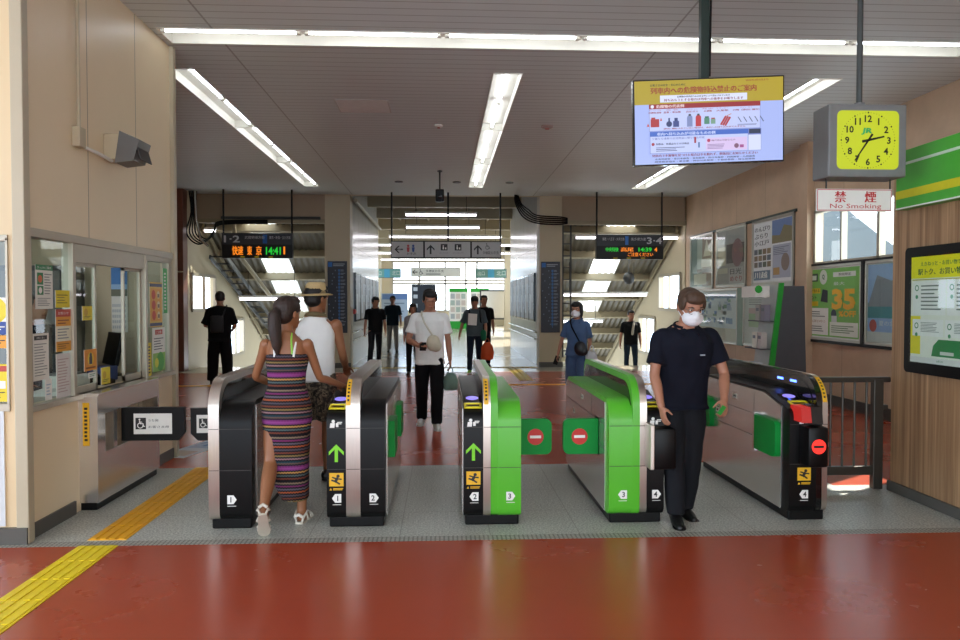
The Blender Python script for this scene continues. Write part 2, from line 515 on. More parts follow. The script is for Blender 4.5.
# ticket window: mullions, two sliding panes, fixed panes
w = MB()
for y in (5.655, 7.00):
    w.box((-2.84, y - 0.024, 0.89), (-2.755, y + 0.024, 2.04), M['alu'], 0.004)
w.box((-2.83, 5.68, 1.90), (-2.765, 6.98, 2.04), M['alu'], 0.003)
w.box((-2.83, 5.08, 0.89), (-2.765, 5.10, 2.04), M['alu']); w.box((-2.83, 7.58, 0.89), (-2.765, 7.66, 2.04), M['alu'])
w.box((-2.83, 7.02, 1.99), (-2.765, 7.6, 2.04), M['alu'])
win = struct(w.build('window_2'))
def pane(y0, y1, z0, z1, x):
    p = MB(); p.add([(x, y0, z0), (x, y1, z0), (x, y1, z1), (x, y0, z1)], [[0, 1, 2, 3]], M['glass_office'])
    p.build('fixed_pane', win)
pane(5.10, 5.63, 0.89, 2.04, -2.79); pane(7.02, 7.58, 0.89, 1.99, -2.79)
for (y0, y1, x) in ((5.68, 6.06, -2.795), (6.60, 6.97, -2.81)):
    f = MB()
    f.box((x - .012, y0, 0.90), (x + .012, y0 + 0.022, 1.90), M['alu']); f.box((x - .012, y1 - 0.026, 0.90), (x + .012, y1, 1.90), M['alu'])
    f.box((x - .012, y0, 0.90), (x + .012, y1, 0.955), M['alu']); f.box((x - .012, y0, 1.875), (x + .012, y1, 1.90), M['alu'])
    s = f.build('sliding_sash', win)
    p = MB(); p.add([(x, y0, 0.93), (x, y1, 0.93), (x, y1, 1.9), (x, y0, 1.9)], [[0, 1, 2, 3]], M['glass_office']); p.build('pane', s)
b = MB(); b.box((-3.25, 5.1, 0.84), (-2.80, 7.6, 0.885), M['alu'], 0.005); struct(b.build('trim_4'))

# right wall, windows above the posters, unseen slot added for the sun patch
RX = 6.02
b = MB()
for a, c, d, e in plate(-5.0, 18.0, 0.0, CEIL, [(9.35, 11.62, 2.21, 3.05), (7.75, 8.15, 2.2, 3.05)]):
    b.box((RX, a, d), (RX + 0.12, c, e), M['cream'])
struct(b.build('wall_right'))
w = MB()
for (y0, y1, z0, z1) in ((9.35, 11.62, 2.19, 2.24), (9.35, 11.62, 3.02, 3.08), (11.58, 11.64, 2.19, 3.08), (10.80, 10.84, 2.2, 3.05), (9.84, 9.90, 2.2, 3.05), (9.33, 9.38, 2.19, 3.08)):
    w.box((RX - 0.03, y0, z0), (RX + 0.06, y1, z1), M['alu'])
w.add([(RX + 0.03, 9.35, 2.21), (RX + 0.03, 11.62, 2.21), (RX + 0.03, 11.62, 3.05), (RX + 0.03, 9.35, 3.05)], [[3, 2, 1, 0]], M['glass'])
struct(w.build('window_3'))
b = MB(); b.box((5.90, 11.68, 0), (RX, 11.96, CEIL), M['cream'], 0.006); struct(b.build('trim_5'))
b = MB(); b.box((RX - 0.03, 6.2, 0), (RX, 11.68, 0.16), M['basedark']); b.box((RX - 0.03, 11.96, 0), (RX, 18, 0.16), M['basedark']); struct(b.build('baseboard_right'))

# wooden kiosk wall on the right
b = MB(); b.box((3.80, 2.0, 0.0), (4.6, 6.04, 2.80), M['wood']); struct(b.build('wall_wood'))
b = MB(); b.box((3.775, 2.0, 0.0), (3.80, 6.05, 0.085), M['base'], 0.004); struct(b.build('baseboard_wood'))

# behind the camera
b = MB()
for a, c, d, e in plate(-7.0, 6.02, 0.0, CEIL, [(-5.5, 5.4, 0.0, 3.2)]):  # wide unseen opening, sized to bring daylight onto the front area
    b.box((a, -5.1, d), (c, -5.0, e), M['cream2'])
struct(b.build('wall_back'))
b = MB()
for a, c, d, e in plate(-5.0, 18.0, 0.0, CEIL, [(-4.4, 4.4, 0.0, 3.4)]):  # unseen opening added so daylight reaches the kiosk and gate flanks
    b.box((-7.1, a, d), (-7.0, c, e), M['cream2'])
struct(b.build('wall_left_outer'))

# far end: lintels over the stairs, pillars, brown panel
def lintel(x0, x1):
    b = MB(); b.box((x0, 18.0, 3.53), (x1, 18.25, CEIL + .6), M['lintel']); b.box((x0, 17.97, 3.50), (x1, 18.10, 3.60), M['purlin']); return struct(b.build('trim_6'))
lintel(-6.1, -2.85); lintel(2.92, 6.1)
b = MB(); b.box((-2.30, 18.0, CEIL), (2.40, 18.2, HALL), M['cream2']); struct(b.build('trim_7'))
b = MB(); b.box((-2.86, 18.0, 0), (-2.25, 18.5, HALL), M['cream2']); b.box((-2.88, 17.96, 0), (-2.24, 18.0, 0.12), M['base']); struct(b.build('wall_pillar_left'))
b = MB(); b.box((2.37, 18.0, 0), (2.93, 18.5, HALL), M['cream2']); b.box((2.36, 17.96, 0), (2.95, 18.0, 0.12), M['base']); struct(b.build('wall_pillar_right'))
b = MB(); b.box((-7.0, 17.2, 0), (-5.95, 17.5, CEIL), M['brown'], 0.01); b.box((-7.0, 17.18, 2.28), (-5.94, 17.2, 2.31), M['chrome']); struct(b.build('wall_brown'))
b = MB(); b.box((-2.85, 18.5, 0), (-2.25, 25.7, HALL), M['corrwall']); struct(b.build('wall_corridor_left'))
b = MB(); b.box((2.37, 18.5, 0), (2.90, 25.7, HALL), M['corrwall']); struct(b.build('wall_corridor_right'))
b = MB(); b.box((-3, 18, HALL), (3.0, 26, HALL + .1), M['roof']); b.box((-6, 26, HALL), (6, 51, HALL + .1), M['roof'])
for y in (19.3, 22.2, 25.2, 29, 33, 37, 41, 45):
    b.box((-5.9 if y > 26 else -2.3, y, 4.45), (5.9 if y > 26 else 2.4, y + 0.18, HALL), M['purlin'])
for x in (-1.7, -0.6, 0.6, 1.7):
    b.box((x, 18.2, HALL - 0.12), (x + 0.07, 50, HALL), M['purlin'])
struct(b.build('ceiling_hall'))

# the hall beyond the corridor
b = MB()
for a, c, d, e in plate(-6.0, 6.0, 0.0, HALL, [(-3.4, 4.25, 1.0, 4.35)]):
    b.box((a, 50.0, d), (c, 50.2, e), M['cream2'])
struct(b.build('wall_hall_end'))
w = MB()
for x in (-3.4, -1.6, 0.15, 1.55, 2.3, 4.2):
    w.box((x - 0.06, 49.95, 1.0), (x + 0.06, 50.05, 4.35), M['alu'])
for z in (1.0, 2.85, 3.05, 4.33):
    w.box((-3.4, 49.95, z - 0.06), (4.25, 50.05, z + 0.06), M['alu'])
struct(w.build('window_4'))
for sx, nm in ((-1, 'left'), (1, 'right')):
    b = MB()
    for a, c, d, e in plate(26.0, 50.0, 0.0, HALL, [(28, 33, 0.9, 4.3), (34.5, 40, 0.9, 4.3), (41.5, 48, 0.9, 4.3)]):  # big side openings added to flood the hall with daylight
        b.box((sx * 5.0, a, d), (sx * 5.15, c, e), M['cream2'])
    struct(b.build('wall_hall_' + nm))
    b = MB()
    for y in (33.5, 41.0, 47.0):
        b.box((sx * (3.7 if y < 45 else 4.6) - 0.25, y, 0), (sx * (3.7 if y < 45 else 4.6) + 0.25, y + 0.5, HALL), M['cream2'], 0.02)
    struct(b.build('trim_8'))
b = MB()
b.box((-5.1, 25.7, 0), (-2.25, 25.85, HALL), M['cream2']); b.box((2.37, 25.7, 0), (5.1, 25.85, HALL), M['cream2'])
struct(b.build('wall_hall_near'))

# stairwells on both sides: sloped roof, side walls with windows, steps going down
SL = 0.498
def roof_z(y): return 3.356 - SL * (y - 18.475)
SKY = translucent('skylight_sheet', '#f3f6f4')
def stairwell(x0, x1, sk0, sk1, wallx, nm, wins):
    b = MB()
    n = 0
    def sheet(xa, xb, m, y0=18.1, y1=29.0):
        k = int(round((xb - xa) / 0.024)); prev = None
        vs = []; fs = []
        for i in range(k + 1):
            x = xa + (xb - xa) * i / k
            dz = 0.022 * math.sin(2 * PI * x / 0.17)
            vs += [(x, y0, roof_z(y0) + 0.22 + dz), (x, y1, roof_z(y1) + 0.22 + dz)]
        for i in range(k):
            fs.append([2 * i, 2 * i + 1, 2 * i + 3, 2 * i + 2])
        b.add(vs, fs, m)
    sheet(x0, sk0, M['roof']); sheet(sk1, x1, M['roof'])
    # the skylight strip: sheets between the purlins
    sheet(sk0, sk1, SKY)
    struct(b.build('ceiling_stairs_' + nm, smooth=60))
    b = MB()
    y = 18.5
    while y < 28.5:
        z = roof_z(y)
        b.box((x0, y, z - 0.02), (x1, y + 0.09, z + 0.19), M['purlin'], rot=(-math.atan(SL), 0, 0))
        y += 1.12
    for xx in (sk0 - 0.03, sk1 + 0.03):
        pass
    ex = wallx - math.copysign(0.10, wallx)
    b.add(*_bar((ex, 18.3, roof_z(18.3) + 0.02), (ex, 28.5, roof_z(28.5) + 0.02), 0.05, 0.13), M['purlin'])
    struct(b.build('trim_9'))
    b = MB()
    for a, c, d, e in plate(18.0 if wallx > 0 else 17.5, 29.0, -6.0, CEIL, wins):
        b.box((wallx, a, d), (wallx + math.copysign(0.12, wallx), c, e), M['cream2'])
    b.box((x0, 28.9, -6), (x1, 29.1, 0), M['cream2'])
    struct(b.build('wall_stairs_' + nm))
    for i, (a, c, d, e) in enumerate(wins):
        w = MB()
        xx = wallx - math.copysign(0.01, wallx)
        for (p, q, r_, s) in ((a, c, d - .04, d + .04), (a, c, e - .04, e + .04), (a - .04, a + .04, d, e), (c - .04, c + .04, d, e), ((a + c) / 2 - .03, (a + c) / 2 + .03, d, e)):
            w.box((xx - .03, p, r_), (xx + .03, q, s), M['alu'])
        struct(w.build('window_5'))
    b = MB()
    for i in range(20):
        b.box((x0, 18.3 + 0.34 * i, -0.17 * (i + 1) - 0.4), (x1, 18.3 + 0.34 * (i + 1), -0.17 * (i + 1)), M['granite'])
    struct(b.build('floor_stairs_' + nm))

def _bar(p, q, w, h):
    p = Vector(p); q = Vector(q); d = (q - p).normalized()
    s = d.cross(Vector((0, 0, 1))).normalized() * w / 2; u = s.cross(d).normalized() * h / 2
    vs = [p - s - u, p + s - u, p + s + u, p - s + u, q - s - u, q + s - u, q + s + u, q - s + u]
    return vs, [[0, 1, 2, 3], [7, 6, 5, 4], [0, 4, 5, 1], [1, 5, 6, 2], [2, 6, 7, 3], [3, 7, 4, 0]]
stairwell(-6.0, -2.85, -4.9, -4.15, -5.95, 'left', [(17.72, 19.5, 1.40, 2.26), (20.6, 22.2, 0.1, 1.1)])
stairwell(2.90, 6.1, 4.15, 4.88, 6.0, 'right', [(18.3, 20.1, 1.40, 2.32), (20.5, 22.2, 0.1, 1.15)])

# what stands outside the right hand windows
b = MB(); b.prism([(15.0, 0), (21, 0), (21, 5.6), (17.9, 3.95), (16.4, 3.12), (15.0, 2.4)], 'X', 10.0, 10.6, mat('outside_wall_blue', '#46525e', .6)); tag(b.build('neighbour_building'), 'pale blue building with a sloping roof edge outside the right window', 'building')

# ------------------------------------------------------------------ ceiling lights
def trough_light(name, label, group, length, n, width, tube_x, double_every=0, tube_m=None, divide=True, tz=.045):
    """recessed trough along local +Y, opening at z = 0"""
    t = thing(name, label, 'ceiling light', group=group)
    W = width / 2; D = 0.11
    h = MB()
    h.box((-W, 0, D - .012), (W, length, D), M['trough'])
    h.box((-W - .012, 0, -.012), (-W, length, D), M['trough']); h.box((W, 0, -.012), (W + .012, length, D), M['trough'])
    h.box((-W - .012, -.012, -.012), (W + .012, 0, D), M['trough']); h.box((-W - .012, length, -.012), (W + .012, length + .012, D), M['trough'])
    h.build('housing', t)
    seg = length / n
    for i in range(n):
        b = MB(); b.tube([(tube_x, i * seg + .06, tz), (tube_x, (i + 1) * seg - .06, tz)], .019, tube_m or M['tube'], 10)
        tb = b.build('tube', t, smooth=40)
        for ya, yb in ((i * seg + .02, i * seg + .06), ((i + 1) * seg - .06, (i + 1) * seg - .02)):
            c = MB(); c.box((tube_x - .022, ya, tz - .025), (tube_x + .022, yb, tz + .05), M['trough'], .004)
            c.build('lamp_holder', t)
        if i and i % 2 == 0 and divide:
            d = MB(); d.box((-W, i * seg - .012, -.008), (W, i * seg + .012, D - .012), M['trough']); d.build('divider', t)
    return t
_ll = ['long recessed ceiling light on the left, running back beside the office wall', 'long recessed ceiling light in the middle of the ceiling, over the green gate', 'long recessed ceiling light on the right, partly behind the hanging screen']
for x, lab, tx in zip(LONG_X, _ll, (0.07, 0.0, -0.05)):
    t = trough_light('ceiling_light', lab, 'long ceiling lights running back', LY1 - LY0, 6, 0.32, tx)
    t.location = (x, LY0, CEIL)
t = trough_light('ceiling_light', 'long recessed light running across the full width of the ceiling', None, TX1 - TX0, 6, TY1 - TY0, 0.145, divide=False, tz=-.004)
t.location = (TX0, (TY0 + TY1) / 2, CEIL); t.rotation_euler = (0, 0, -PI / 2)
t = trough_light('ceiling_light', 'unseen recessed light added across the ceiling above the camera side', None, TX1 - TX0, 6, .39, 0.12, divide=False)  # unseen fixture, added to brighten the front area
t.location = (TX0, 1.0, CEIL); t.rotation_euler = (0, 0, -PI / 2)

def batten(loc, length, label, group, drop=0.5, tube_m=None):
    """bare fluorescent batten hung on two rods, local x along its length"""
    t = thing('batten_light', label, 'hanging light', loc, group=group)
    b = MB(); b.box((-length / 2, -.05, .03), (length / 2, .05, .09), M['white'], .008); b.build('body', t)
    b = MB(); b.tube([(-length / 2 + .03, 0, 0), (length / 2 - .03, 0, 0)], .026, tube_m or M['tube_far'], 8); b.build('tube', t, smooth=40)
    for s in (-1, 1):
        b = MB(); b.tube([(s * length * .35, 0, .08), (s * length * .35, 0, drop)], .008, M['black'], 6); b.build('rod', t)
    return t
for i, (y, x0, x1) in enumerate([(20.4, -1.05, 0.95), (23.8, -1.2, 1.2), (27.3, -2.0, 2.2), (31.3, -3.2, 3.2), (36.5, -3.4, 3.4), (42.0, -4.4, 4.6)]):
    batten(((x0 + x1) / 2, y, 4.0), x1 - x0, ['nearest', 'second nearest', 'third nearest', 'fourth nearest', 'second farthest', 'farthest'][i] + ' fluorescent batten across the corridor roof above the white sign', 'battens across the corridor', 0.88)
batten((4.65, 18.42, 3.22), 2.65, 'bright fluorescent batten behind the right departure board, at the top of the stairs', 'battens over the right stairs', 0.12)
batten((4.35, 20.0, 1.79), 2.55, 'lower fluorescent batten over the right stairs, above the woman in blue', 'battens over the right stairs', 0.9)
batten((4.1, 22.3, 1.0), 1.6, 'farthest small fluorescent batten low over the right stairs', 'battens over the right stairs', 0.5)
batten((-4.6, 20.0, 1.68), 1.75, 'fluorescent batten over the left stairs beside the straw hat', 'battens over the left stairs', 0.9)
batten((-5.70, 18.36, 3.34), 0.32, 'short bright batten at the top of the left stairs beside the cables', 'battens over the left stairs', 0.18)

# ------------------------------------------------------------------ pictograms
def arrow(b, x, y, s, m, ang=90):
    """arrow centred at x,y of overall size s pointing along ang degrees"""
    a = math.radians(ang); R = lambda u, v: (x + u * math.cos(a) - v * math.sin(a), y + u * math.sin(a) + v * math.cos(a))
    h = s / 2
    b.poly([R(-h, -.09 * s), R(h * .75, -.09 * s), R(h * .75, .09 * s), R(-h, .09 * s)], m)
    b.poly([R(h, 0), R(h - .42 * s, .42 * s), R(h - .62 * s, .42 * s), R(h - .2 * s, 0), R(h - .62 * s, -.42 * s), R(h - .42 * s, -.42 * s)], m)
def wheelchair(b, x, y, s, m):
    b.disc(x - .12 * s, y + .40 * s, .09 * s, m, n=12)
    b.line((x - .12 * s, y + .3 * s), (x - .06 * s, y - .02 * s), .1 * s, m)
    b.line((x - .08 * s, y), (x + .22 * s, y), .09 * s, m)
    b.line((x + .2 * s, y + .02 * s), (x + .3 * s, y - .32 * s), .09 * s, m)
    b.line((x + .28 * s, y - .30 * s), (x + .42 * s, y - .26 * s), .07 * s, m)
    b.line((x - .1 * s, y + .15 * s), (x + .14 * s, y + .15 * s), .07 * s, m)
    b.ringarc(x - .04 * s, y - .18 * s, .21 * s, .29 * s, 110, 370, m)
def no_entry(b, x, y, r, red, white):
    b.disc(x, y, r, red); b.rect(x - .68 * r, y - .17 * r, 1.36 * r, .34 * r, white)
def pentagon(b, x, y, s, left, m):
    d = -1 if left else 1
    b.poly([(x - d * .5 * s, y - .5 * s), (x + d * .2 * s, y - .5 * s), (x + d * .55 * s, y), (x + d * .2 * s, y + .5 * s), (x - d * .5 * s, y + .5 * s)][::d], m)

# ------------------------------------------------------------------ ticket gates
GL = 1.84
def arc(cy, cz, r, a0, a1, n=7):
    return [(cy + r * math.cos(math.radians(a0 + (a1 - a0) * k / n)), cz + r * math.sin(math.radians(a0 + (a1 - a0) * k / n))) for k in range(n + 1)]
def prof_round(o=0.0, top=0.90, r=0.17):       # rounded front and back
    return arc(.06 + o, .125 + o, .06, 270, 180, 4) + arc(r + o, top - r - o, r, 180, 90) + arc(GL - r - o, top - r - o, r, 90, 0) + arc(GL - .06 - o, .125 + o, .06, 0, -90, 4)
def prof_reader(o=0.0):                          # sloped reader deck at the front
    return arc(.06 + o, .125 + o, .06, 270, 180, 4) + arc(.07 + o, .76 - o, .07, 180, 110, 4) + [(.42, .915 - o), (GL - .25, .915 - o)] + arc(GL - .17 - o, .745 - o, .17, 90, 0) + arc(GL - .06 - o, .125 + o, .06, 0, -90, 4)
def prof_fin(o=0.0):
    return arc(.05 + o, .115 + o, .05, 270, 180, 3) + arc(.22 + o, .84 - o, .22, 180, 90, 10) + arc(GL - .12 - o, .94 - o, .12, 90, 0, 5) + arc(GL - .05 - o, .115 + o, .05, 0, -90, 3)
AMBER = ink('#e9b21c'); LIME = ink('#7ed321'); WHITE_INK = ink('#eceae4'); BLACK_INK = ink('#161514'); RED_INK = ink('#c8231b')

def seams(b, x0, x1, y):
    for z in (.42, .71):
        b.box((x0, y - .0012, z - .002), (x1, y + .002, z + .002), M['basedark'])

def housing(t, name, x0, x1, prof, m, side_mat=None, sides=()):
    b = MB(); b.prism(prof(), 'X', x0, x1, m)
    seams(b, x0 + .002, x1 - .002, 0)
    o = b.build(name, t, smooth=35)
    for s in sides:                               # steel cladding on a lane side, with seams and little plates
        p = MB()
        xs = x0 if s < 0 else x1
        xa, xb = (xs - .006, xs) if s < 0 else (xs, xs + .006)
        q = [(y, z) for y, z in prof(.0)]
        q = [(max(y, .125) if y < GL / 2 else min(y, GL - .02), min(z, .865 if prof is prof_round else .895)) for y, z in q]
        p.prism(q, 'X', xa, xb, side_mat or M['steel'])
        xo = xa - .0015 if s < 0 else xb + .0015
        for (z, w) in ((.70, .004), (.52, .004)):
            p.box((min(xo, xs), .13, z), (max(xo, xs), GL - .03, z + w), M['basedark'])
        p.box((min(xo, xs), .60, .70), (max(xo, xs), .604, .865), M['basedark'])
        p.build('side_panel', t, smooth=35)
        p = MB()
        for (y, z, w, h) in ((.95, .775, .085, .04), (.55, .56, .03, .05), (1.35, .60, .07, .04)):
            p.box((min(xo, xs) - .001, y, z), (max(xo, xs) + .001, y + w, z + h), M['paper'])
            p.box((min(xo, xs) - .002, y + .015, z + .012), (max(xo, xs) + .002, y + w - .015, z + h - .012), M['darkgrey'])
        p.build('side_plate', t)
    return o

def front_print(t, x, w, arrow_on=True, number='1', left=True, sticker=True):
    """printing on a front face at y=0, centred at x"""
    if arrow_on:
        b = MB(); arrow(b, x, .535, .125, LIME)
        b.build('lime_arrow', t, (0, -.0012, 0), FACE_CAM)
    b = MB()
    if sticker:
        b.rect(x - .05, .30, .10, .095, AMBER)
        b.disc(x + .012, .372, .012, BLACK_INK, n=10); b.line((x + .01, .36), (x - .012, .33), .02, BLACK_INK); b.line((x - .008, .335), (x - .035, .345), .012, BLACK_INK)
        b.line((x - .005, .335), (x + .025, .315), .012, BLACK_INK); b.line((x, .355), (x + .038, .35), .01, BLACK_INK); b.line((x, .355), (x - .03, .365), .01, BLACK_INK)
        b.poly([(x - .048, .273), (x - .030, .273), (x - .039, .289)], AMBER); b.lines(x - .022, .272, .07, .018, 2, AMBER, .6, .1)
    b.build('warning_sticker', t, (0, -.0012, 0), FACE_CAM)
def number_plate(t, x, number, left, z=.215):
    b = MB(); pentagon(b, x, z, .062, left, WHITE_INK)
    b.text(number, x - (.006 if not left else -.006), z - .019, .038, BLACK_INK, align='c', bold=.02)
    b.rect(x - .03, z - .047, .06, .004, WHITE_INK)
    b.build('number_plate', t, (0, -.0014, 0), FACE_CAM)

def reader_parts(t, x0, x1):
    """card reader, ticket slot and pictogram on the sloped deck between x0 and x1"""
    s = math.atan2(.915 - .826, .42 - .046)
    cx = (x0 + x1) / 2
    def deck(y): return .826 + (y - .046) * math.tan(s)
    b = MB(); b.box((x0 + .012, .02, -.004), (x1 - .012, .165, .006), M['blackgloss'], .003); b.build('reader_deck', t, (0, .16, deck(.16) + .001), (s, 0, 0))
    b = MB()
    b.disc(cx, .0, .048, emit('reader_pad_glow', '#9a8cff', .9), z=.002, ry=.042); b.rect(cx - .018, .012, .036, .012, WHITE_INK, z=.003); b.lines(cx - .025, -.018, .05, .012, 2, WHITE_INK, .5, .1)
    b.build('reader_pad', t, (0, .26, deck(.26) + .0065), (s, 0, 0))
    b = MB()
    y0, y1 = .025, .115
    for (a, c, d, e) in ((x0 + .006, x1 - .006, y0, y0 + .016), (x0 + .006, x1 - .006, y1 - .016, y1), (x0 + .006, x0 + .022, y0, y1), (x1 - .022, x1 - .006, y0, y1)):
        b.box((a, d, 0), (c, e, .014), M['yellowframe'], .004)
    f = b.build('slot_frame', t, (0, .03, deck(.055)), (s, 0, 0))
    b = MB(); b.box((x0 + .02, y0 + .014, -.002), (x1 - .02, y1 - .014, .006), M['amberslot'], .002); b.box((x0 + .034, y0 + .035, .002), (x1 - .024, y0 + .048, .009), M['black'], .001)
    b.build('ticket_slot', t, (0, .03, deck(.055)), (s, 0, 0))
    b = MB(); b.disc(cx - .02, .79, .012, WHITE_INK, n=12); b.poly([(cx - .045, .745), (cx - .012, .745), (cx - .008, .778), (cx - .04, .778)], WHITE_INK); b.rect(cx - .002, .75, .018, .028, WHITE_INK); b.lines(cx + .008, .768, .035, .02, 2, WHITE_INK, .6, .2)
    b.build('insert_pictogram', t, (0, -.0012, -.03), FACE_CAM)
M['yellowframe'] = mat('slot_frame_yellow', '#e3d21d', .4)
M['amberslot'] = mat('slot_amber', '#7a5a10', .4)
M['bluelamp'] = emit('gate_lamp_blue', '#4a6cff', 6.0)
M['redlamp'] = emit('gate_lamp_red', '#ff2a1e', 1.6)

def curved_strip(t, wx, hw=.016):
    """yellow warning strip stuck on the rounded front of the fin"""
    w = MB()
    def at(a, o): a = math.radians(a); return (.22 - (.22 + o) * math.cos(a), .84 + (.22 + o) * math.sin(a))
    def band(x0, x1, a0, a1, o, m):
        vs = []; n = 8
        for k in range(n + 1):
            y, z = at(a0 + (a1 - a0) * k / n, o); vs += [(x0, y, z), (x1, y, z)]
        w.add(vs, [[2 * k, 2 * k + 1, 2 * k + 3, 2 * k + 2] for k in range(n)], m)
    band(wx - hw, wx + hw, 8, 66, .0015, AMBER)
    for k in range(6): band(wx - hw * .45, wx + hw * .45, 16 + 7.5 * k, 20 + 7.5 * k, .002, BLACK_INK)
    w.build('warning_strip', t)

def fin(t, x0, x1, lmat, rmat, inner='dark', warn=None, lamps=0):
    xm = (x0 + x1) / 2 if lmat is not rmat else x1
    b = MB(); b.prism(prof_fin(), 'X', x0, xm, lmat)
    if xm < x1: b.prism(prof_fin(.004), 'X', xm, x1, rmat)
    f = b.build('fin', t, smooth=35)
    for xs, sg in ((x0, -1), (x1, 1)):
        p = MB(); q = [(y, max(z, .5)) for y, z in prof_fin(.045)]
        xa, xb = sorted((xs, xs + sg * .005)); p.prism(q, 'X', xa, xb, M['blackgloss'])
        pn = p.build('fin_panel', t, smooth=35)
        if lamps and sg == lamps:
            for y in (.30, .52):
                l = MB(); l.box((xs + sg * .004, y, 1.0 - .018), (xs + sg * .008, y + .10, 1.0), M['bluelamp'], .002); l.build('status_lamp', t)
    s = MB(); seams(s, x0 + .003, x1 - .003, 0); s.build('fin_seam', t)
    if warn is not None:
        curved_strip(t, warn)
    return f

def barrier_flap(t, hinge_x, y, direction, length=.29, folded=False, sign=True, m=None):
    """flap panel with rounded tip, hinged at hinge_x; direction +1 towards +x"""
    b = MB(); r = .045; L = length
    pts = [(0, .44), (L - r, .44)] + arc(L - r, .44 + r, r, 270, 360, 4)[1:] + arc(L - r, .71 - r, r, 0, 90, 4) + [(0, .71)]
    if folded:      # lies along the gate's side
        b.prism(pts, 'X', -.022, .022, m or M['flap']); 
        o = b.build('barrier_flap', t, (hinge_x, y, 0), smooth=35)
        o.rotation_euler = (0, 0, PI) if direction < 0 else (0, 0, 0)
    else:
        pts = [(direction * u, v) for u, v in pts]
        b.prism(pts if direction > 0 else pts[::-1], 'Y', -.022, .022, m or M['flap'])
        o = b.build('barrier_flap', t, (hinge_x, y, 0), smooth=35)
    if sign and not folded:
        s = MB(); no_entry(s, direction * L * .55, .575, .062, RED_INK, WHITE_INK); s.build('no_entry_sign', o, (0, -.0235, 0), FACE_CAM)
    return o

def plinth(t, x0, x1):
    b = MB(); b.box((x0 + .012, .035, 0), (x1 - .012, GL - .035, .075), M['black'], .01); b.build('plinth', t)

def gate(x, label):
    return thing('ticket_gate', label, 'ticket gate', (x, 5.20, 0), group='ticket gates in a row')

def ticket_block(t, x0, x1, indicator=False):
    b = MB(); b.box((x0, -.13, .42), (x1, .05, .71), M['black'], .018)
    o = b.build('ticket_block', t, smooth=35)
    return o

# gate 1, a narrow half gate at the left
t = gate(-1.64, 'narrow black half gate with a broad steel edge, leftmost of the row')
plinth(t, 0, .30)
fin(t, 0, .075, M['steelv'], M['steelv'])
housing(t, 'housing', .075, .30, prof_round, M['black'], sides=(1,))
number_plate(t, .16, '1', False)
fl = MB()
fl.prism([(0, .45), (-.39, .45), (-.45, .51), (-.45, .72), (0, .72)], 'Y', -.022, .022, M['black']); fo = fl.build('barrier_flap', t, (0, 1.0, 0))
s = MB(); s.rect(-.40, .515, .23, .15, WHITE_INK); s.rect(-.38, .555, .07, .08, BLACK_INK); wheelchair(s, -.345, .595, .07, WHITE_INK); s.lines(-.30, .57, .11, .05, 2, BLACK_INK, .4, .2); s.build('flap_sign', fo, (0, -.0235, 0), FACE_CAM)

# gate 2
t = gate(-.82, 'black ticket gate with a lime arrow, marked 1 and 2')
plinth(t, 0, .41)
housing(t, 'reader_housing', 0, .135, prof_reader, M['black'], sides=(-1,))
fin(t, .135, .235, M['steelv'], M['steelv'], warn=.152)
housing(t, 'exit_housing', .235, .41, prof_round, M['black'], sides=(1,))
front_print(t, .0675, .135); number_plate(t, .07, '1', True); number_plate(t, .33, '2', False)
reader_parts(t, 0, .135)
barrier_flap(t, .436, .30, 1, folded=True, length=.34); barrier_flap(t, .436, 1.15, 1, folded=True, length=.34)

# gate 3
t = gate(.145, 'half green, half black ticket gate with a lime arrow, marked 2 and 3')
plinth(t, 0, .41)
housing(t, 'reader_housing', 0, .14, prof_reader, M['black'], sides=(-1,))
fin(t, .14, .245, M['steelv'], M['green'], warn=.162)
housing(t, 'exit_housing', .245, .41, prof_round, M['green'], sides=(1,))
front_print(t, .07, .14); number_plate(t, .075, '2', True); number_plate(t, .335, '3', False)
reader_parts(t, 0, .14)
barrier_flap(t, .405, .36, 1, length=.275)

# gate 4
t = gate(1.19, 'green ticket gate with steel flank, marked 3 and 4, beside the masked man')
plinth(t, 0, .40)
housing(t, 'exit_housing', 0, .17, prof_round, M['green'], sides=(-1,))
fin(t, .17, .275, M['green'], M['steelv'])
housing(t, 'reader_housing', .275, .40, prof_reader, M['black'], sides=(1,))
number_plate(t, .10, '3', True); number_plate(t, .345, '4', False)
reader_parts(t, .275, .40)
tb = ticket_block(t, .285, .45)
b = MB(); b.box((.262, -.135, .42), (.292, .02, .735), M['steelv'], .005); b.build('block_edge', t)
h = MB(); h.box((-.006, .30, .42), (.02, .46, .73), M['black'], .01); h.build('hinge_post', t)
barrier_flap(t, .0, .36, -1, length=.275)

# gate 5, half gate with the red signal
t = gate(2.515, 'steel half gate with a red lit no entry disc, rightmost of the row')
plinth(t, 0, .29)
housing(t, 'reader_housing', 0, .20, prof_reader, M['black'], sides=(-1,))
fin(t, .20, .285, M['blackgloss'], M['steelv'], lamps=-1)
reader_parts(t, .04, .19)
front_print(t, .11, .2, arrow_on=False); number_plate(t, .11, '4', True, .20)
curved_strip(t, .262)
tb = ticket_block(t, .075, .225)
d = MB(); d.disc(.15, .572, .052, M['redlamp'], n=32); d.rect(.113, .562, .074, .020, BLACK_INK); d.build('no_entry_lamp', tb, (0, -.1315, 0), FACE_CAM)
a = MB(); a.prism([(-.13, .735), (.10, .735), (.06, .855), (-.11, .855)], 'X', .10, .18, M['blackgloss']); al = a.build('signal_lamp', t, smooth=30)
a = MB(); a.prism([(-.128, .742), (.09, .742), (.05, .850), (-.105, .850)], 'X', .03, .0995, emit('signal_red_panel', '#c81e16', .7)); a.build('red_lens', al)
barrier_flap(t, -.028, .50, -1, folded=True, length=.37); barrier_flap(t, -.028, 1.75, -1, folded=True, length=.28)
b = MB(); b.box((-.05, .49, .42), (-.006, .53, .73), M['chrome'], .004); b.build('hinge_post', t)

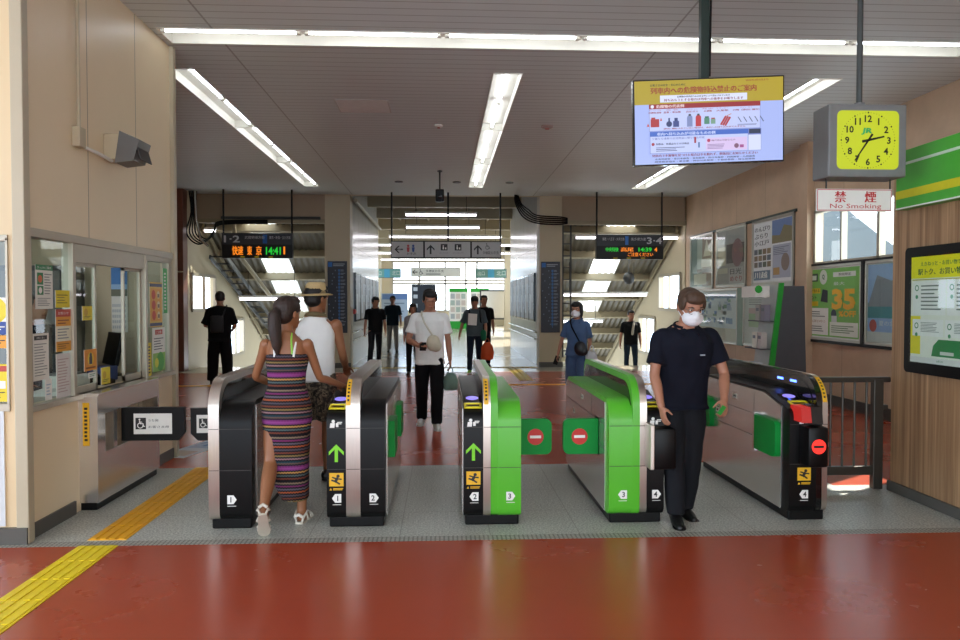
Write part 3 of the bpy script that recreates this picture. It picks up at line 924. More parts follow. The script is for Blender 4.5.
# ------------------------------------------------------------------ counter unit below the ticket window, its flap
t = thing('counter_unit', 'brushed steel counter unit projecting under the ticket window', 'counter', (-2.80, 5.74, 0))
b = MB()
for a, c, d, e in plate(0, 1.22, .06, .885, [(.13, 1.19, .43, .73)]):
    b.box((0, a, d), (.16, c, e), M['steel'])
b.box((0, 0, .88), (.17, 1.22, .90), M['steel'], .004)
b.build('cabinet', t)
b = MB(); b.box((.0, .02, 0), (.14, 1.2, .06), M['black']); b.build('plinth', t)
b = MB(); b.box((0, .13, .43), (.02, 1.19, .73), M['blackgloss'])
b.box((0.02, .30, .43), (.15, .36, .73), M['steel']); b.box((.02, .75, .47), (.12, .95, .66), M['greypaint'], .01); b.build('recess', t)
b = MB(); b.rect(.05, .50, .05, .33, AMBER); b.lines(.062, .53, .025, .27, 9, BLACK_INK, .6, .2); b.build('yellow_sign', t, (0, -.0015, 0), FACE_CAM)
f = MB(); f.prism([(0, .455), (.46, .455), (.51, .52), (.51, .73), (0, .73)], 'Y', -.022, .022, M['black']); fo = f.build('barrier_flap', t, (.15, .46, 0))
s = MB(); s.rect(.10, .51, .31, .17, WHITE_INK); s.rect(.115, .55, .085, .095, BLACK_INK); wheelchair(s, .158, .597, .085, WHITE_INK); s.text('うち側', .22, .612, .022, BLACK_INK, w=.08); s.text('お客さま用', .22, .56, .02, BLACK_INK, w=.165)
s.build('flap_sign', fo, (0, -.0235, 0), FACE_CAM)

# ------------------------------------------------------------------ railing on the right
t = thing('railing', 'brown steel barrier railing between the red signal gate and the wooden wall', 'railing', (2.95, 6.1, 0))
RAIL = mat('railing_bronze', '#4a443c', .35, .6)
b = MB(); b.box((0, -.025, .915), (.87, .025, .96), RAIL, .008); b.build('top_rail', t)
b = MB(); b.box((0, -.02, .12), (.80, .02, .195), RAIL, .005); b.build('bottom_rail', t)
for i in range(7):
    b = MB(); b.tube([(.04 + .105 * i, 0, .19), (.04 + .105 * i, 0, .92)], .010, RAIL, 8); b.build('baluster', t, smooth=40)
for x in (.72, -.0):
    b = MB(); b.box((x, -.03, 0), (x + .085, .03, .94), RAIL, .006); b.build('post', t)
b = MB(); b.box((.805, -.02, .68), (.85, .02, .72), RAIL, .004); b.build('wall_bracket', t)

# ------------------------------------------------------------------ tactile paving
def tactile(x0, y0, y1, m, label):
    b = MB(); b.box((x0, y0, 0), (x0 + .255, y1, .004), m)
    for k in range(4):
        xx = x0 + .035 + k * .0617
        y = y0 + .01
        while y < y1 - .02:
            ye = min(y + .285, y1 - .01)
            b.box((xx - .017, y, .004), (xx + .017, ye, .009), m)
            y += .3
    o = b.build('tactile_paving', None)
    return tag(o, label, 'tactile paving')
tactile(-2.385, 1.0, 4.90, M['yellow'], 'lemon yellow tactile strip on the red floor at the lower left')
tactile(-2.385, 5.02, 7.18, M['orange'], 'amber tactile strip on the grey granite between the counter unit and the gates')
def dots(x0, x1, y0, y1, m, label, step=.075):
    b = MB(); b.box((x0, y0, 0), (x1, y1, .004), m)
    y = y0 + step / 2
    while y < y1:
        x = x0 + step / 2
        while x < x1:
            b.box((x - .02, y - .02, .004), (x + .02, y + .02, .010), m); x += step
        y += step
    return tag(b.build('tactile_paving'), label, 'tactile paving')
M['paleyellow'] = mat('tactile_yellow_faded', '#c2a542', .4, var=.05)
dots(-2.2, 2.3, 17.75, 18.05, M['paleyellow'], 'faded yellow dotted tactile strip across the mouth of the corridor', .12)
dots(1.55, 1.85, 14.9, 17.7, M['paleyellow'], 'faded yellow dotted tactile strip running back to the corridor at the right', .12)
dots(-5.8, -1.9, 14.15, 14.32, M['orange'], 'thin yellow strip across the red floor in front of the left stairs', .12)
dots(1.0, 5.8, 14.05, 14.22, M['orange'], 'thin yellow strip across the red floor in front of the right stairs', .12)
b = MB(); b.lift = 2; b.rect(0, 0, .34, 1.25, ink('#d7dbe0')); b.rect(.03, .5, .28, .5, ink('#a9b8cc')); b.rect(.06, .1, .22, .25, ink('#c9b4a6'))
arrow(b, .17, .75, .3, ink('#5b7fb0'))
tag(b.build('floor_sticker', None, (-2.98, 7.72, 0.001), (0, 0, -.28)), 'white and blue guide sticker on the red floor behind the wide gate', 'floor sticker')

# ------------------------------------------------------------------ hanging screen
DARKRED = '#a01414'
def box_frame(b, x0, y0, x1, y1, w, z0, z1, m, bevel=0.003):
    b.box((x0, y0, z0), (x1, y0 + w, z1), m, bevel); b.box((x0, y1 - w, z0), (x1, y1, z1), m, bevel)
    b.box((x0, y0, z0), (x0 + w, y1, z1), m, bevel); b.box((x1 - w, y0, z0), (x1, y1, z1), m, bevel)

t = thing('display_screen', 'wide lit information screen hanging on a dark green pole from the ceiling', 'screen', (1.885, 5.20, 2.885))
W2, H2 = 1.15, .645
b = MB(); b.box((-W2 / 2, -H2 / 2, -.06), (W2 / 2, H2 / 2, 0), M['blackgloss'], .008)
b.box((-.25, -.2, -.12), (.25, .2, -.06), M['black'], .01)
TR = Euler((PI / 2 + math.radians(4), math.radians(-2.0), math.radians(-3.0)))
body = b.build('screen_body', t, (0.015, 0, 0.01), TR); body.scale = (.94, .94, .94)
L = lambda h, s=1.0: ink(h, s)
s = MB()
sx0, sx1, sy0, sy1 = -W2 / 2 + .012, W2 / 2 - .012, -H2 / 2 + .012, H2 / 2 - .012
s.rect(sx0, sy0, sx1 - sx0, sy1 - sy0, L('#a9b9f5', 1.0))
s.rect(sx0, .135, sx1 - sx0, sy1 - .135, L('#b59f12', .95))
s.text('お客さまの安全・安心のために', sx0 + .12, .268, .018, L('#1c3b1c', .6), w=.27, bold=.05)
s.text('列車内への危険物持込禁止のご案内', -.04, .212, .048, L(DARKRED, .8), w=.80, align='c', bold=.055)
s.text('2023年3月1日より', .28, .285, .014, L(DARKRED, .8), w=.17, bold=.05)
s.rect(-.37, .148, .66, .052, L('#dfe4ff', 1.0))
s.text('危険物の車内持ち込みは法令により禁止されています', -.04, .18, .014, L('#1d1d30', .6), w=.40, align='c', bold=.05)
s.text('持ち込もうとする場合は列車への乗車をお断りします', -.04, .154, .020, L('#8c1020', .8), w=.60, align='c', bold=.05)
s.rect(-.455, -.065, .845, .20, L('#7d8bd8', .8)); s.rect(-.452, -.062, .839, .165, L('#c3cdfb', 1.0))
s.rect(-.455, .10, .845, .036, L('#9c1420', .9)); s.disc(-.43, .118, .013, L('#e8e8ff', 1), n=14); s.text('危険物の代表例', -.40, .106, .024, L('#f0d8dc', 1), w=.21, bold=.05)
xs = (-.41, -.28, -.13, -.01, .10, .28)
for k, x in enumerate(xs):
    s.text(('可燃性液体', '農薬・薬品類', '高圧ガス', '火薬類', '火薬類', '刃物（適切に梱包）')[k], x, .066, .014, L('#a01c34', .8), w=(.10, .13, .09, .06, .09, .20)[k], align='c', bold=.04)
    s.text(('ガソリン・灯油', '硫酸・塩酸', 'プロパン', '花火', 'クラッカー', 'ナイフ・包丁')[k], x, .086, .009, L('#c04860', .8), w=.09, align='c')
# little pictures: can, bottles, cylinders, jars, dynamite, blades
s.rect(-.445, -.035, .065, .06, L('#b32325', .9)); s.rect(-.44, .025, .03, .012, L('#b32325', .9)); s.poly([(-.475, -.03), (-.455, -.03), (-.465, -.005)], L('#cc4a2a', .9)); s.poly([(-.375, .01), (-.358, .01), (-.366, .035)], L('#cc4a2a', .9))
s.disc(-.305, -.015, .022, L('#24356f', .8), n=14); s.rect(-.311, .005, .012, .025, L('#24356f', .8)); s.rect(-.275, -.038, .045, .045, L('#3a4a94', .8)); s.rect(-.265, .007, .025, .022, L('#2c3a7c', .8))
for x, c in ((-.17, '#8391c4'), (-.105, '#c42832')):
    s.rect(x, -.04, .042, .065, L(c, .9)); s.disc(x + .021, .025, .021, L(c, .9), n=14); s.rect(x + .012, .04, .018, .014, L('#3c4050', .7))
s.rect(-.04, -.025, .04, .045, L('#4f8f74', .9)); s.rect(-.035, .02, .03, .012, L('#35765c', .8)); s.rect(.01, -.025, .035, .035, L('#7ba58c', .9)); s.rect(.013, .01, .028, .01, L('#b04040', .8))
for k in range(3):
    s.line((.085 + k * .016, -.035 - k * .004), (.125 + k * .016, .03 - k * .004), .014, L('#b32a2a', .9))
s.line((.13, .03), (.165, .045), .005, L('#d08030', .9))
for k in range(5):
    s.line((.215 + k * .042, .02), (.24 + k * .042, -.02), .006, L('#4f587c', .7))
s.lines(.21, -.045, .15, .012, 2, L('#6a74a4', .8), .5, .1, 3)
s.text('適切に梱包されていない場合は、車内への持ち込みができません', -.04, -.057, .012, L('#a01c34', .8), w=.62, align='c', bold=.05)
s.rect(-.455, -.235, .845, .165, L('#7d8bd8', .8)); s.rect(-.452, -.232, .74, .125, L('#c3cdfb', 1)); s.rect(-.455, -.107, .745, .035, L('#3a66c8', .95)); s.text('車内へ持ち込みが可能なものの例', -.40, -.102, .024, L('#cfd9ff', 1), w=.44, bold=.05)
s.rect(.292, -.232, .095, .115, L('#d7defc', 1)); s.rect(.297, -.108, .087, .034, L('#20305a', .6))
s.text('少量なら通常の生活用品に限り持込可能', -.44, -.132, .016, L('#2030a0', .8), w=.40); s.disc(-.432, -.165, .012, L('#b02030', .8), n=12); s.text('化粧品・医薬品などの日用品', -.41, -.172, .015, L('#1d1d30', .6), w=.25, bold=.05); s.lines(-.41, -.222, .23, .036, 3, L('#4a5080', .7), .4, .4)
s.rect(-.12, -.165, .015, .045, L('#b02a3a', .8)); s.rect(-.09, -.2, .012, .04, L('#3f70b0', .8))
s.rect(-.03, -.225, .31, .095, L('#d9c3ee', 1)); s.disc(-.01, -.15, .013, L('#c03060', .8), n=12); s.text('機内持込可能なもの', .01, -.157, .014, L('#6a2050', .7), w=.18); s.lines(-.02, -.215, .16, .04, 4, L('#8a70a8', .8), .4, .3, 5); s.disc(.2, -.195, .018, L('#8a5a7a', .8), n=14); s.rect(.225, -.21, .03, .022, L('#b0509a', .8))
s.text('列車内で不審物を見つけた場合は手を触れず、駅係員にお知らせください', -.04, -.262, .020, L('#8c1030', .8), w=.80, align='c', bold=.05)
s.text('北海道旅客・東日本旅客・東海旅客・西日本旅客・四国旅客・九州旅客', -.04, -.284, .013, L('#1d1d50', .6), w=.76, align='c', bold=.04)
s.text('関東鉄道協会・東京都・神奈川県警察・千葉県警察・埼玉県警察', -.04, -.304, .013, L('#1d1d50', .6), w=.76, align='c', bold=.04)
s.build('screen', body, (0, 0, .0005))
b = MB(); b.box((-.03, .04, .2), (.03, .10, CEIL - 2.885), mat('pole_green', '#25342f', .4, .3), .004); b.box((-.09, -.02, CEIL - 2.885 - .03), (.09, .16, CEIL - 2.885), M['darkgrey'], .004); b.box((-.05, .03, -.1), (.05, .12, .25), M['darkgrey'], .005)
b.build('pole', t)
b = MB(); b.tube([(.05, .07, 1.31), (.06, .07, 1.1), (.05, .07, .95), (.045, .075, .35)], .008, M['black'], 6)
b.tube([(.06, .06, 1.0), (.13, .06, 1.05), (.17, .06, .98), (.12, .06, .9), (.05, .06, .92)], .006, M['paper'], 6)
b.box((.04, .05, .98), (.085, .09, 1.06), M['greypaint'], .004)
b.build('cable', t, smooth=40)

# ------------------------------------------------------------------ station clock with its no smoking sign
t = thing('station_clock', 'square grey clock with a lit yellow dial hanging over the right gate', 'clock', (3.165, 5.36, 2.80))
GREYC = mat('clock_case_grey', '#7c7d7e', .4, .1)
b = MB()
def rsq(x0, y0, x1, y1, r, n=6):
    out = []
    for (cx, cy, a) in ((x1 - r, y0 + r, -90), (x1 - r, y1 - r, 0), (x0 + r, y1 - r, 90), (x0 + r, y0 + r, 180)):
        for k in range(n + 1):
            q = math.radians(a + 90 * k / n); out.append((cx + r * math.cos(q), cy + r * math.sin(q)))
    return out
b.box((-.30, 0, -.265), (.30, .24, .275), GREYC, .012)
b.build('case', t)
s = MB()
DIAL = emit('clock_dial', '#cfdc1a', .76)
s.poly(rsq(-.237, -.21, .237, .225, .04), DIAL, .002)
BI = ink('#14140f')
for k in range(60):
    a = PI / 2 - 2 * PI * k / 60; r0 = .205
    if k % 5 == 0: s.disc(r0 * math.cos(a), r0 * math.sin(a) + .005, .0065, BI, .003, 10)
    else: s.disc(r0 * math.cos(a), r0 * math.sin(a) + .005, .0028, BI, .003, 6)
for k in range(1, 13):
    a = PI / 2 - 2 * PI * k / 12
    s.text(str(k), .160 * math.cos(a), .160 * math.sin(a) + .005 - .026, .052, BI, align='c', bold=.03, z=.003)
s.text('JR', -.012, .045, .052, ink('#2fae62'), align='c', bold=.05, shear=.18, w=.085, z=.003)
s.build('dial', t, (0, -.001, 0), FACE_CAM)
def hand(nm, ang, L0, L1, w):
    h = MB(); h.poly([(-w, -L0), (w, -L0), (w * .6, L1), (-w * .6, L1)], BI, .004); h.poly([(-w, -L0), (w, -L0), (w, -.03), (-w, -.03)], BI, .0045)
    o = h.build(nm, t, (0, -.006, .005)); o.rotation_euler = Euler((PI / 2, 0, 0)); o.rotation_euler = (Matrix.Rotation(PI / 2, 3, 'X') @ Matrix.Rotation(math.radians(-ang), 3, 'Z')).to_euler()
hand('hour_hand', 77, .05, .125, .010); hand('minute_hand', 214, .055, .185, .008)
b = MB(); b.tube([(.0, .12, .27), (.0, .12, CEIL - 2.80)], .022, mat('pole_grey', '#4f5352', .4, .3), 12); b.tube([(0, .12, .27), (0, .12, .31)], .04, GREYC, 12); b.build('pole', t, smooth=40)
b = MB(); b.tube([(-.25, .12, -.26), (-.25, .12, -.345)], .006, BI, 6); b.tube([(.25, .12, -.26), (.25, .12, -.345)], .006, BI, 6); b.build('hook', t)
t = thing('no_smoking_sign', 'white no smoking sign with red lettering hung beneath the yellow clock', 'sign', (3.125, 5.46, 2.375))
b = MB(); b.box((-.295, 0, -.085), (.295, .012, .085), M['white'], .002); b.build('panel', t)
s = MB(); R = ink('#c02a2c')
for (x, y, w, h) in ((-.29, -.08, .58, .005), (-.29, .075, .58, .005), (-.29, -.08, .005, .16), (.285, -.08, .005, .16)): s.rect(x, y, w, h, R, .001)
s.text('禁', -.11, -.018, .085, R, align='c', bold=.03, z=.001); s.text('煙', .125, -.018, .085, R, align='c', bold=.03, z=.001)
s.text('No Smoking', .01, -.073, .045, R, align='c', w=.40, z=.001)
s.build('lettering', t, (0, -.001, 0), FACE_CAM)

# green fascia sign on the kiosk
t = thing('fascia_sign', 'green fascia sign with a white line and yellow stripe above the wooden wall', 'sign', (3.80, 5.87, 2.585))
b = MB(); b.box((-.09, -3.5, -.235), (0, 0, .235), mat('fascia_green', '#4fb53c', .35), .004); b.build('panel', t)
s = MB(); s.rect(0, .115, 3.5, .022, ink('#cfe6cf'), .001); s.rect(0, -.15, 3.5, .065, ink('#d8d21f'), .001); s.rect(0, -.233, 3.5, .012, ink('#e6ece2'), .001)
s.build('stripe', t, (-.091, 0, 0), FACE_WEST)

# black framed poster on the wooden wall
t = thing('framed_poster', 'black framed yellow and green poster on the wooden wall', 'poster', (3.80, 5.80, 1.535))
b = MB(); b.prism(rsq(0, -.50, .98, .50, .04), 'Z', 0, .05, M['black'])
b.build('frame', t, None, FACE_WEST)
s = MB()
s.rect(.085, -.41, .82, .83, ink('#f2f4e4'), .051); s.rect(.085, .25, .82, .17, ink('#fbf020'), .0515)
s.rect(.085, -.345, .12, .3, ink('#f2e522'), .0515); s.rect(.10, .235, .82, .008, ink('#b8b020'), .052)
s.text('えきねっと・お買い物で', .20, .345, .035, ink('#2a7a40'), w=.45, bold=.02, z=.052); s.text('駅トク、お買い物で', .17, .275, .05, ink('#1f5f34'), w=.55, bold=.03, z=.052)
for (x, y, w, h) in ((.11, -.035, .38, .26), (.51, -.035, .38, .26), (.11, -.20, .36, .13), (.49, -.2, .40, .13)):
    s.rect(x, y, w, h, ink('#f6f7f0'), .0525); s.layer = 0; s.z0 = .053; s.lines(x + .10, y + .03, w - .13, h - .05, 7, ink('#6f7f73'), .35, .4, int(x * 100)); s.ringarc(x + .05, y + h - .05, .016, .024, 0, 360, ink('#3f8f5c'), .054); s.disc(x + .05, y + h - .12, .016, ink('#4a9a68'), .054, 16); s.z0 = 0
s.poly([(.34, -.35), (.90, -.35), (.90, -.22), (.42, -.22), (.36, -.27)], ink('#1f8a48'), .053); s.rect(.66, -.34, .1, .1, ink('#d8dcd2'), .054); s.rect(.44, -.335, .15, .025, ink('#d8dcd2'), .054); s.lines(.44, -.30, .18, .06, 3, ink('#d8e6d8'), .4, .3)
s.rect(.085, -.41, .82, .045, ink('#e6e6e0'), .053); s.text('JR東日本', .4, -.397, .02, ink('#3f8f5c'), z=.0535)
s.build('poster_sheet', t, None, FACE_WEST)
g = MB(); g.add([(.07, -.42, .056), (.91, -.42, .056), (.91, .43, .056), (.07, .43, .056)], [[0, 1, 2, 3]], M['glass']); g.build('glass_cover', t, None, FACE_WEST)

# ------------------------------------------------------------------ posters on the right wall
FR_DARK = mat('poster_frame_dark', '#3f4a42', .4, .2); FR_ALU = mat('poster_frame_alu', '#b9b7ad', .3, .6)
def wall_poster(y, z, w, h, label, draw, frame, fw=.035, group=None, g=True):
    """y is the edge nearest the far end; local x runs towards the camera"""
    t = thing('framed_poster', label, 'poster', (RX, y, z), group=group)
    b = MB(); b.box((0, 0, 0), (w, h, .015), frame); box_frame(b, 0, 0, w, h, fw, .0, .035, frame); b.build('frame', t, None, FACE_WEST)
    s = MB(); s.z0 = .0175; s.lift = 1.0
    s.add([(fw, fw, .017), (w - fw, fw, .017), (w - fw, h - fw, .017), (fw, h - fw, .017)], [[0, 1, 2, 3]], ink('#dfe0da'))
    draw(s, fw + .02, fw + .02, w - 2 * fw - .04, h - 2 * fw - .04)
    s.build('poster_sheet', t, None, FACE_WEST)
    if g:
        p = MB(); p.add([(fw, fw, .032), (w - fw, fw, .032), (w - fw, h - fw, .032), (fw, h - fw, .032)], [[0, 1, 2, 3]], M['glass']); p.build('glass_cover', t, None, FACE_WEST)
    return t
def d_figure(s, x, y, w, h):
    s.rect(x, y, w, h, ink('#b9beb4')); s.rect(x, y, w * .3, h, ink('#788a86')); s.rect(x + w * .55, y, w * .45, h, ink('#a58a78'))
    s.poly([(x + w * .75, y + h * .95), (x + w * .95, y + h * .6), (x + w * .6, y + h * .6)], ink('#e4d9c2')); s.rect(x + w * .5, y + h * .38, w * .46, h * .17, ink('#e8dfcc')); s.rect(x + w * .15, y + h * .03, w * .6, h * .22, ink('#e4dccb')); s.rect(x + w * .3, y + h * .28, w * .7, h * .07, ink('#7c6a5a'))
def d_dark(s, x, y, w, h):
    s.rect(x, y, w, h, ink('#b3a8a2')); s.rect(x, y + h * .75, w, h * .25, ink('#b7b2b4')); s.rect(x + w * .35, y + h * .38, w * .65, h * .35, ink('#5c4844'))
    s.disc(x + w * .75, y + h * .56, w * .2, ink('#9a6c72')); s.rect(x + .03, y + h * .35, w * .3, h * .35, ink('#d9cdb6')); s.rect(x, y + h * .2, w * .4, h * .1, ink('#d9cdb6'))
    s.rect(x + w * .45, y, w * .5, h * .3, ink('#c9bfbc')); s.text('日光', x + w * .5, y + h * .17, h * .11, ink('#2a2424'), w=w * .4, bold=.03); s.text('めぐり', x + w * .5, y + h * .04, h * .1, ink('#a82a30'), w=w * .42, bold=.03)
def d_town(s, x, y, w, h):
    s.rect(x, y, w, h, ink('#eef0f0')); s.rect(x + w * .5, y + h * .62, w * .5, h * .38, ink('#6b86b8')); s.poly([(x + w * .5, y + h * .62), (x + w, y + h * .62), (x + w, y + h * .85), (x + w * .8, y + h * .9), (x + w * .7, y + h * .74), (x + w * .5, y + h * .76)], ink('#857a58'))
    for k, t_ in enumerate(('のんびり', 'ぶらり', '小江戸')): s.text(t_, x + .04, y + h * (.86 - .12 * k), h * .085, ink('#22242a'), w=w * (.42, .36, .4)[k], bold=.04)
    for i in range(3):
        for j in range(4): s.rect(x + .03 + j * w * .12, y + h * (.25 + .11 * i), w * .10, h * .09, ink(('#6a5f4c', '#4a5540', '#8f7a5a', '#59606a', '#7c6848')[(i * 4 + j * 3) % 5]))
    s.rect(x + w * .53, y + h * .05, w * .45, h * .54, ink('#b4b9c8')); s.lines(x + w * .55, y + h * .42, w * .4, h * .14, 5, ink('#6c7088'), .4, .4); s.rect(x + w * .55, y + h * .1, w * .16, h * .12, ink('#b08848')); s.disc(x + w * .85, y + h * .3, w * .1, ink('#8a7a70'))
    s.rect(x + .02, y + h * .03, w * .46, h * .16, ink('#5f7688')); s.text('川越', x + .06, y + h * .06, h * .11, ink('#f0efe8'), w=w * .36, bold=.04)
wall_poster(17.60, 1.90, 1.50, 1.27, 'framed poster with a pale figure, farthest of the three upper posters on the right wall', d_figure, FR_ALU, .05)
wall_poster(15.90, 1.91, 1.58, 1.27, 'framed dark rose coloured poster, middle of the three upper posters on the right wall', d_dark, FR_ALU, .05)
wall_poster(14.02, 1.91, 1.70, 1.24, 'framed poster with blue sky and bold lettering, nearest of the three upper posters', d_town, FR_ALU, .05, g=False)
b = MB(); b.box((RX - .03, 12.25, 3.14), (RX, 17.65, 3.19), FR_DARK); struct(b.build('trim_10'))
def d_map(s, x, y, w, h):
    s.rect(x, y, w, h, ink('#dbe4ea')); 
    r = random.Random(4)
    for i in range(46):
        a = x + r.random() * w * .85; c = y + h * .3 + r.random() * h * .55
        s.rect(a, c, w * (.03 + .07 * r.random()), h * (.03 + .09 * r.random()), ink(('#7f9cc4', '#93b3d6', '#6d86a4', '#8fb09a', '#b8c8d8')[i % 5])); s.layer = s.layer % 6
    s.rect(x, y + h * .86, w, h * .05, ink('#7a94b0')); s.rect(x, y, w, h * .25, ink('#ccc8b8'))
def d_pale(s, x, y, w, h):
    s.rect(x, y, w, h, ink('#d2d3cd')); s.rect(x + w * .1, y + h * .35, w * .25, h * .3, ink('#c7a8a4')); s.rect(x + w * .1, y + h * .3, w * .3, h * .25, ink('#9fb88c')); s.lines(x + w * .1, y + h * .7, w * .6, h * .2, 5, ink('#8b8f8c'), .4, .3)
wall_poster(17.0, .72, 2.28, 1.17, 'wide framed blue area map on the right wall behind the man in the mask', d_map, FR_ALU, .04)
wall_poster(14.42, .74, 2.1, 1.17, 'pale framed notice on the right wall behind the leaflet rack', d_pale, FR_ALU, .04)
b = MB(); b.box((0, 0, 0), (.03, .26, 1.17), mat('strip_green', '#5a7a62', .45)); tag(b.build('divider_strip', None, (RX - .031, 14.44, .72)), 'narrow grey green strip between the blue map and the pale notice', 'divider')
def d_35(s, x, y, w, h):
    s.rect(x, y, w, h, ink('#7cc257')); s.rect(x, y + h * .02, w * .45, h * .4, ink('#f4f5ee'))
    s.rect(x + w * .48, y + h * .02, w * .5, h * .2, ink('#eef4e6'))
    s.rect(x + .03, y + h * .82, w * .22, h * .12, ink('#35573a')); s.rect(x + .05, y + h * .84, w * .18, h * .07, ink('#dfe6d6')); s.disc(x + w * .35, y + h * .88, w * .075, ink('#e4ebdc')); s.text('Q', x + w * .35, y + h * .84, h * .08, ink('#3a7d46'), align='c', bold=.04)
    s.rect(x + .02, y + h * .64, w * .28, h * .075, ink('#e4c81c')); s.rect(x + .02, y + h * .45, w * .24, h * .07, ink('#e4c81c')); s.text('ポイント', x + .03, y + h * .55, h * .06, ink('#1e2a20'), w=w * .2, bold=.03)
    s.poly([(x + w * .3, y + h * .52), (x + w * .44, y + h * .5), (x + w * .44, y + h * .68), (x + w * .34, y + h * .7)], ink('#20282f'))
    s.text('抽選で当たる', x + .04, y + h * .655, h * .05, ink('#2b2a10'), w=w * .25, bold=.03)
    s.lines(x + .03, y + h * .28, w * .38, h * .1, 3, ink('#7b8078'), .4, .3, 2); s.text('Wチャンスキャンペーン', x + .03, y + h * .2, h * .045, ink('#a86a1c'), w=w * .38, bold=.02); s.lines(x + .03, y + h * .06, w * .36, h * .1, 3, ink('#8a8f88'), .4, .3, 9)
    s.rect(x + w * .54, y + h * .87, w * .4, h * .07, ink('#e6ebdf')); s.text('期間限定', x + w * .64, y + h * .885, h * .04, ink('#23402a'), w=w * .22, bold=.02)
    s.text('最大', x + w * .55, y + h * .75, h * .05, ink('#e6ebdf'), w=w * .2)
    s.text('35', x + w * .73, y + h * .40, h * .30, ink('#f6bd1a'), w=w * .42, align='c', bold=.05); s.text('%OFF', x + w * .80, y + h * .30, h * .085, ink('#f6bd1a'), w=w * .3, align='c', bold=.04)
    s.disc(x + w * .56, y + h * .33, w * .05, ink('#22303a')); s.rect(x + w * .52, y + h * .22, w * .10, h * .09, ink('#d8dcd6'))
    s.lines(x + w * .52, y + h * .06, w * .42, h * .12, 4, ink('#7f9a70'), .4, .3, 8)
def d_blue(s, x, y, w, h):
    s.rect(x, y, w, h, ink('#a9c8f0')); s.rect(x, y + h * .3, w, h * .2, ink('#5e9fa6')); s.poly([(x, y + h * .45), (x + w, y + h * .45), (x + w, y + h * .85), (x + w * .5, y + h * .78), (x + w * .2, y + h * .86)], ink('#9a9fa6')); s.rect(x, y, w, h * .12, ink('#dfe2e0')); s.disc(x + w * .12, y + h * .2, w * .08, ink('#c8605a')); s.text('夏の北海道', x + w * .25, y + h * .2, h * .07, ink('#eef2f6'), w=w * .55, bold=.02)
    s.rect(x + w * .85, y + h * .5, w * .15, h * .25, ink('#4a4a50'))
wall_poster(11.94, 1.0, 1.68, 1.18, 'green and yellow double poster with a big orange 35 below the window', d_35, FR_ALU, .04, g=False)
wall_poster(10.17, 1.0, 1.2, 1.18, 'blue sea poster below the window, beside the wooden wall', d_blue, FR_ALU, .04)
b = MB(); b.box((RX - .04, 8.9, .955), (RX, 11.97, 1.0), M['black']); b.box((RX - .04, 8.9, 2.18), (RX, 11.97, 2.21), M['black']); b.box((RX - .04, 10.19, .96), (RX - .005, 10.26, 2.2), M['black']); struct(b.build('trim_11'))

# ------------------------------------------------------------------ leaflet rack, seen from its grey back
t = thing('leaflet_rack', 'tall grey leaflet rack with a green edge against the right wall', 'rack', (4.16, 9.0, 0))
sl = math.radians(9)
GREYR = mat('rack_grey', '#4b4d50', .5, .05); GR = mat('rack_green', '#1f9a2f', .4)
b = MB(); b.prism([(-.10, 0), (.42, 0), (.36, 1.80), (.10, 1.80)], 'Y', 0, .5, GREYR); b.build('cabinet', t)
b = MB(); b.prism([(-.175, 0), (-.10, 0), (.10, 1.84), (.04, 1.84)], 'Y', -.01, .02, GR); b.build('green_edge', t)
b = MB(); b.prism([(-.155, 0), (-.10, 0), (.10, 1.82), (.06, 1.82)], 'Y', .02, .50, mat('rack_front_pale', '#b9bcb8', .5)); b.build('front_panel', t)
def front_x(z): return -.175 + .215 * z / 1.84
b = MB()
for z in (.62, 1.0, 1.35):
    b.box((front_x(z) - .13, 0.02, z), (front_x(z) + .01, .49, z + .015), GREYR)
b.build('shelf', t)
b = MB(); b.box((-.24, .05, 1.66), (-.06, .48, 1.80), M['paper']); b.ball((-.21, .03, 1.76), (.05, .01, .05), GR, 10); b.ball((-.12, .03, 1.70), (.05, .01, .05), M['paper'], 10); b.build('header_board', t)
k = 0
for z, n in ((.635, 3), (1.015, 2), (1.365, 2)):
    for i in range(n):
        b = MB(); w = .16 if n == 2 else .12
        x1 = front_x(z) - .012 - .0; c = ('#c9ccd2', '#8fa0b8', '#c8a890', '#b9b4ac', '#d8d4c4', '#7f7a86', '#a8a29a')[k]
        b.box((x1 - .10, .03, z), (x1 - .03, .15, z + .20), ink(c)); b.box((x1 - .1015, .05, z + .12), (x1 - .1, .13, z + .16), ink('#5f6670'))
        o = b.build('leaflet_stack', None, (4.16, 9.0 + i * .16, 0)); tag(o, ['pale leaflets on the lowest shelf, nearest the aisle', 'slate leaflets in the middle of the lowest rack shelf', 'tan leaflets at the back of the lowest rack shelf', 'grey leaflets at the front of the middle rack shelf', 'cream leaflets at the back of the middle rack shelf', 'mauve leaflets at the front of the top rack shelf', 'stone coloured leaflets at the back of the top rack shelf'][k], 'leaflets', 'leaflets in the rack'); k += 1

# ------------------------------------------------------------------ hanging direction sign in the middle
t = thing('direction_sign', 'long white three panel direction sign with black arrows hanging before the corridor', 'sign', (.078, 17.5, 2.845))
b = MB(); b.box((-1.31, 0, -.205), (1.31, .10, .205), M['black'], .01); b.build('sign_box', t)
s = MB(); s.lift = 5
for (x0, x1) in ((-1.29, -.545), (-.505, .57), (.61, 1.29)): s.rect(x0, -.18, x1 - x0, .36, ink('#b9b8b6'), .002)
arrow(s, -1.12, 0, .20, BLACK_INK, 180); s.z = 0
for x, c in ((-.90, '#b03a3e'), (-.78, '#2c4a8c')):
    s.disc(x, .085, .03, ink(c), .004, 12); s.poly([(x - .035, .05), (x + .035, .05), (x + .022, -.06), (x - .022, -.06)], ink(c), .004)
s.text('お手洗', -.93, -.13, .06, BLACK_INK, w=.22, z=.004)
arrow(s, -.37, 0, .22, BLACK_INK, 90); arrow(s, .75, 0, .22, BLACK_INK, 90)
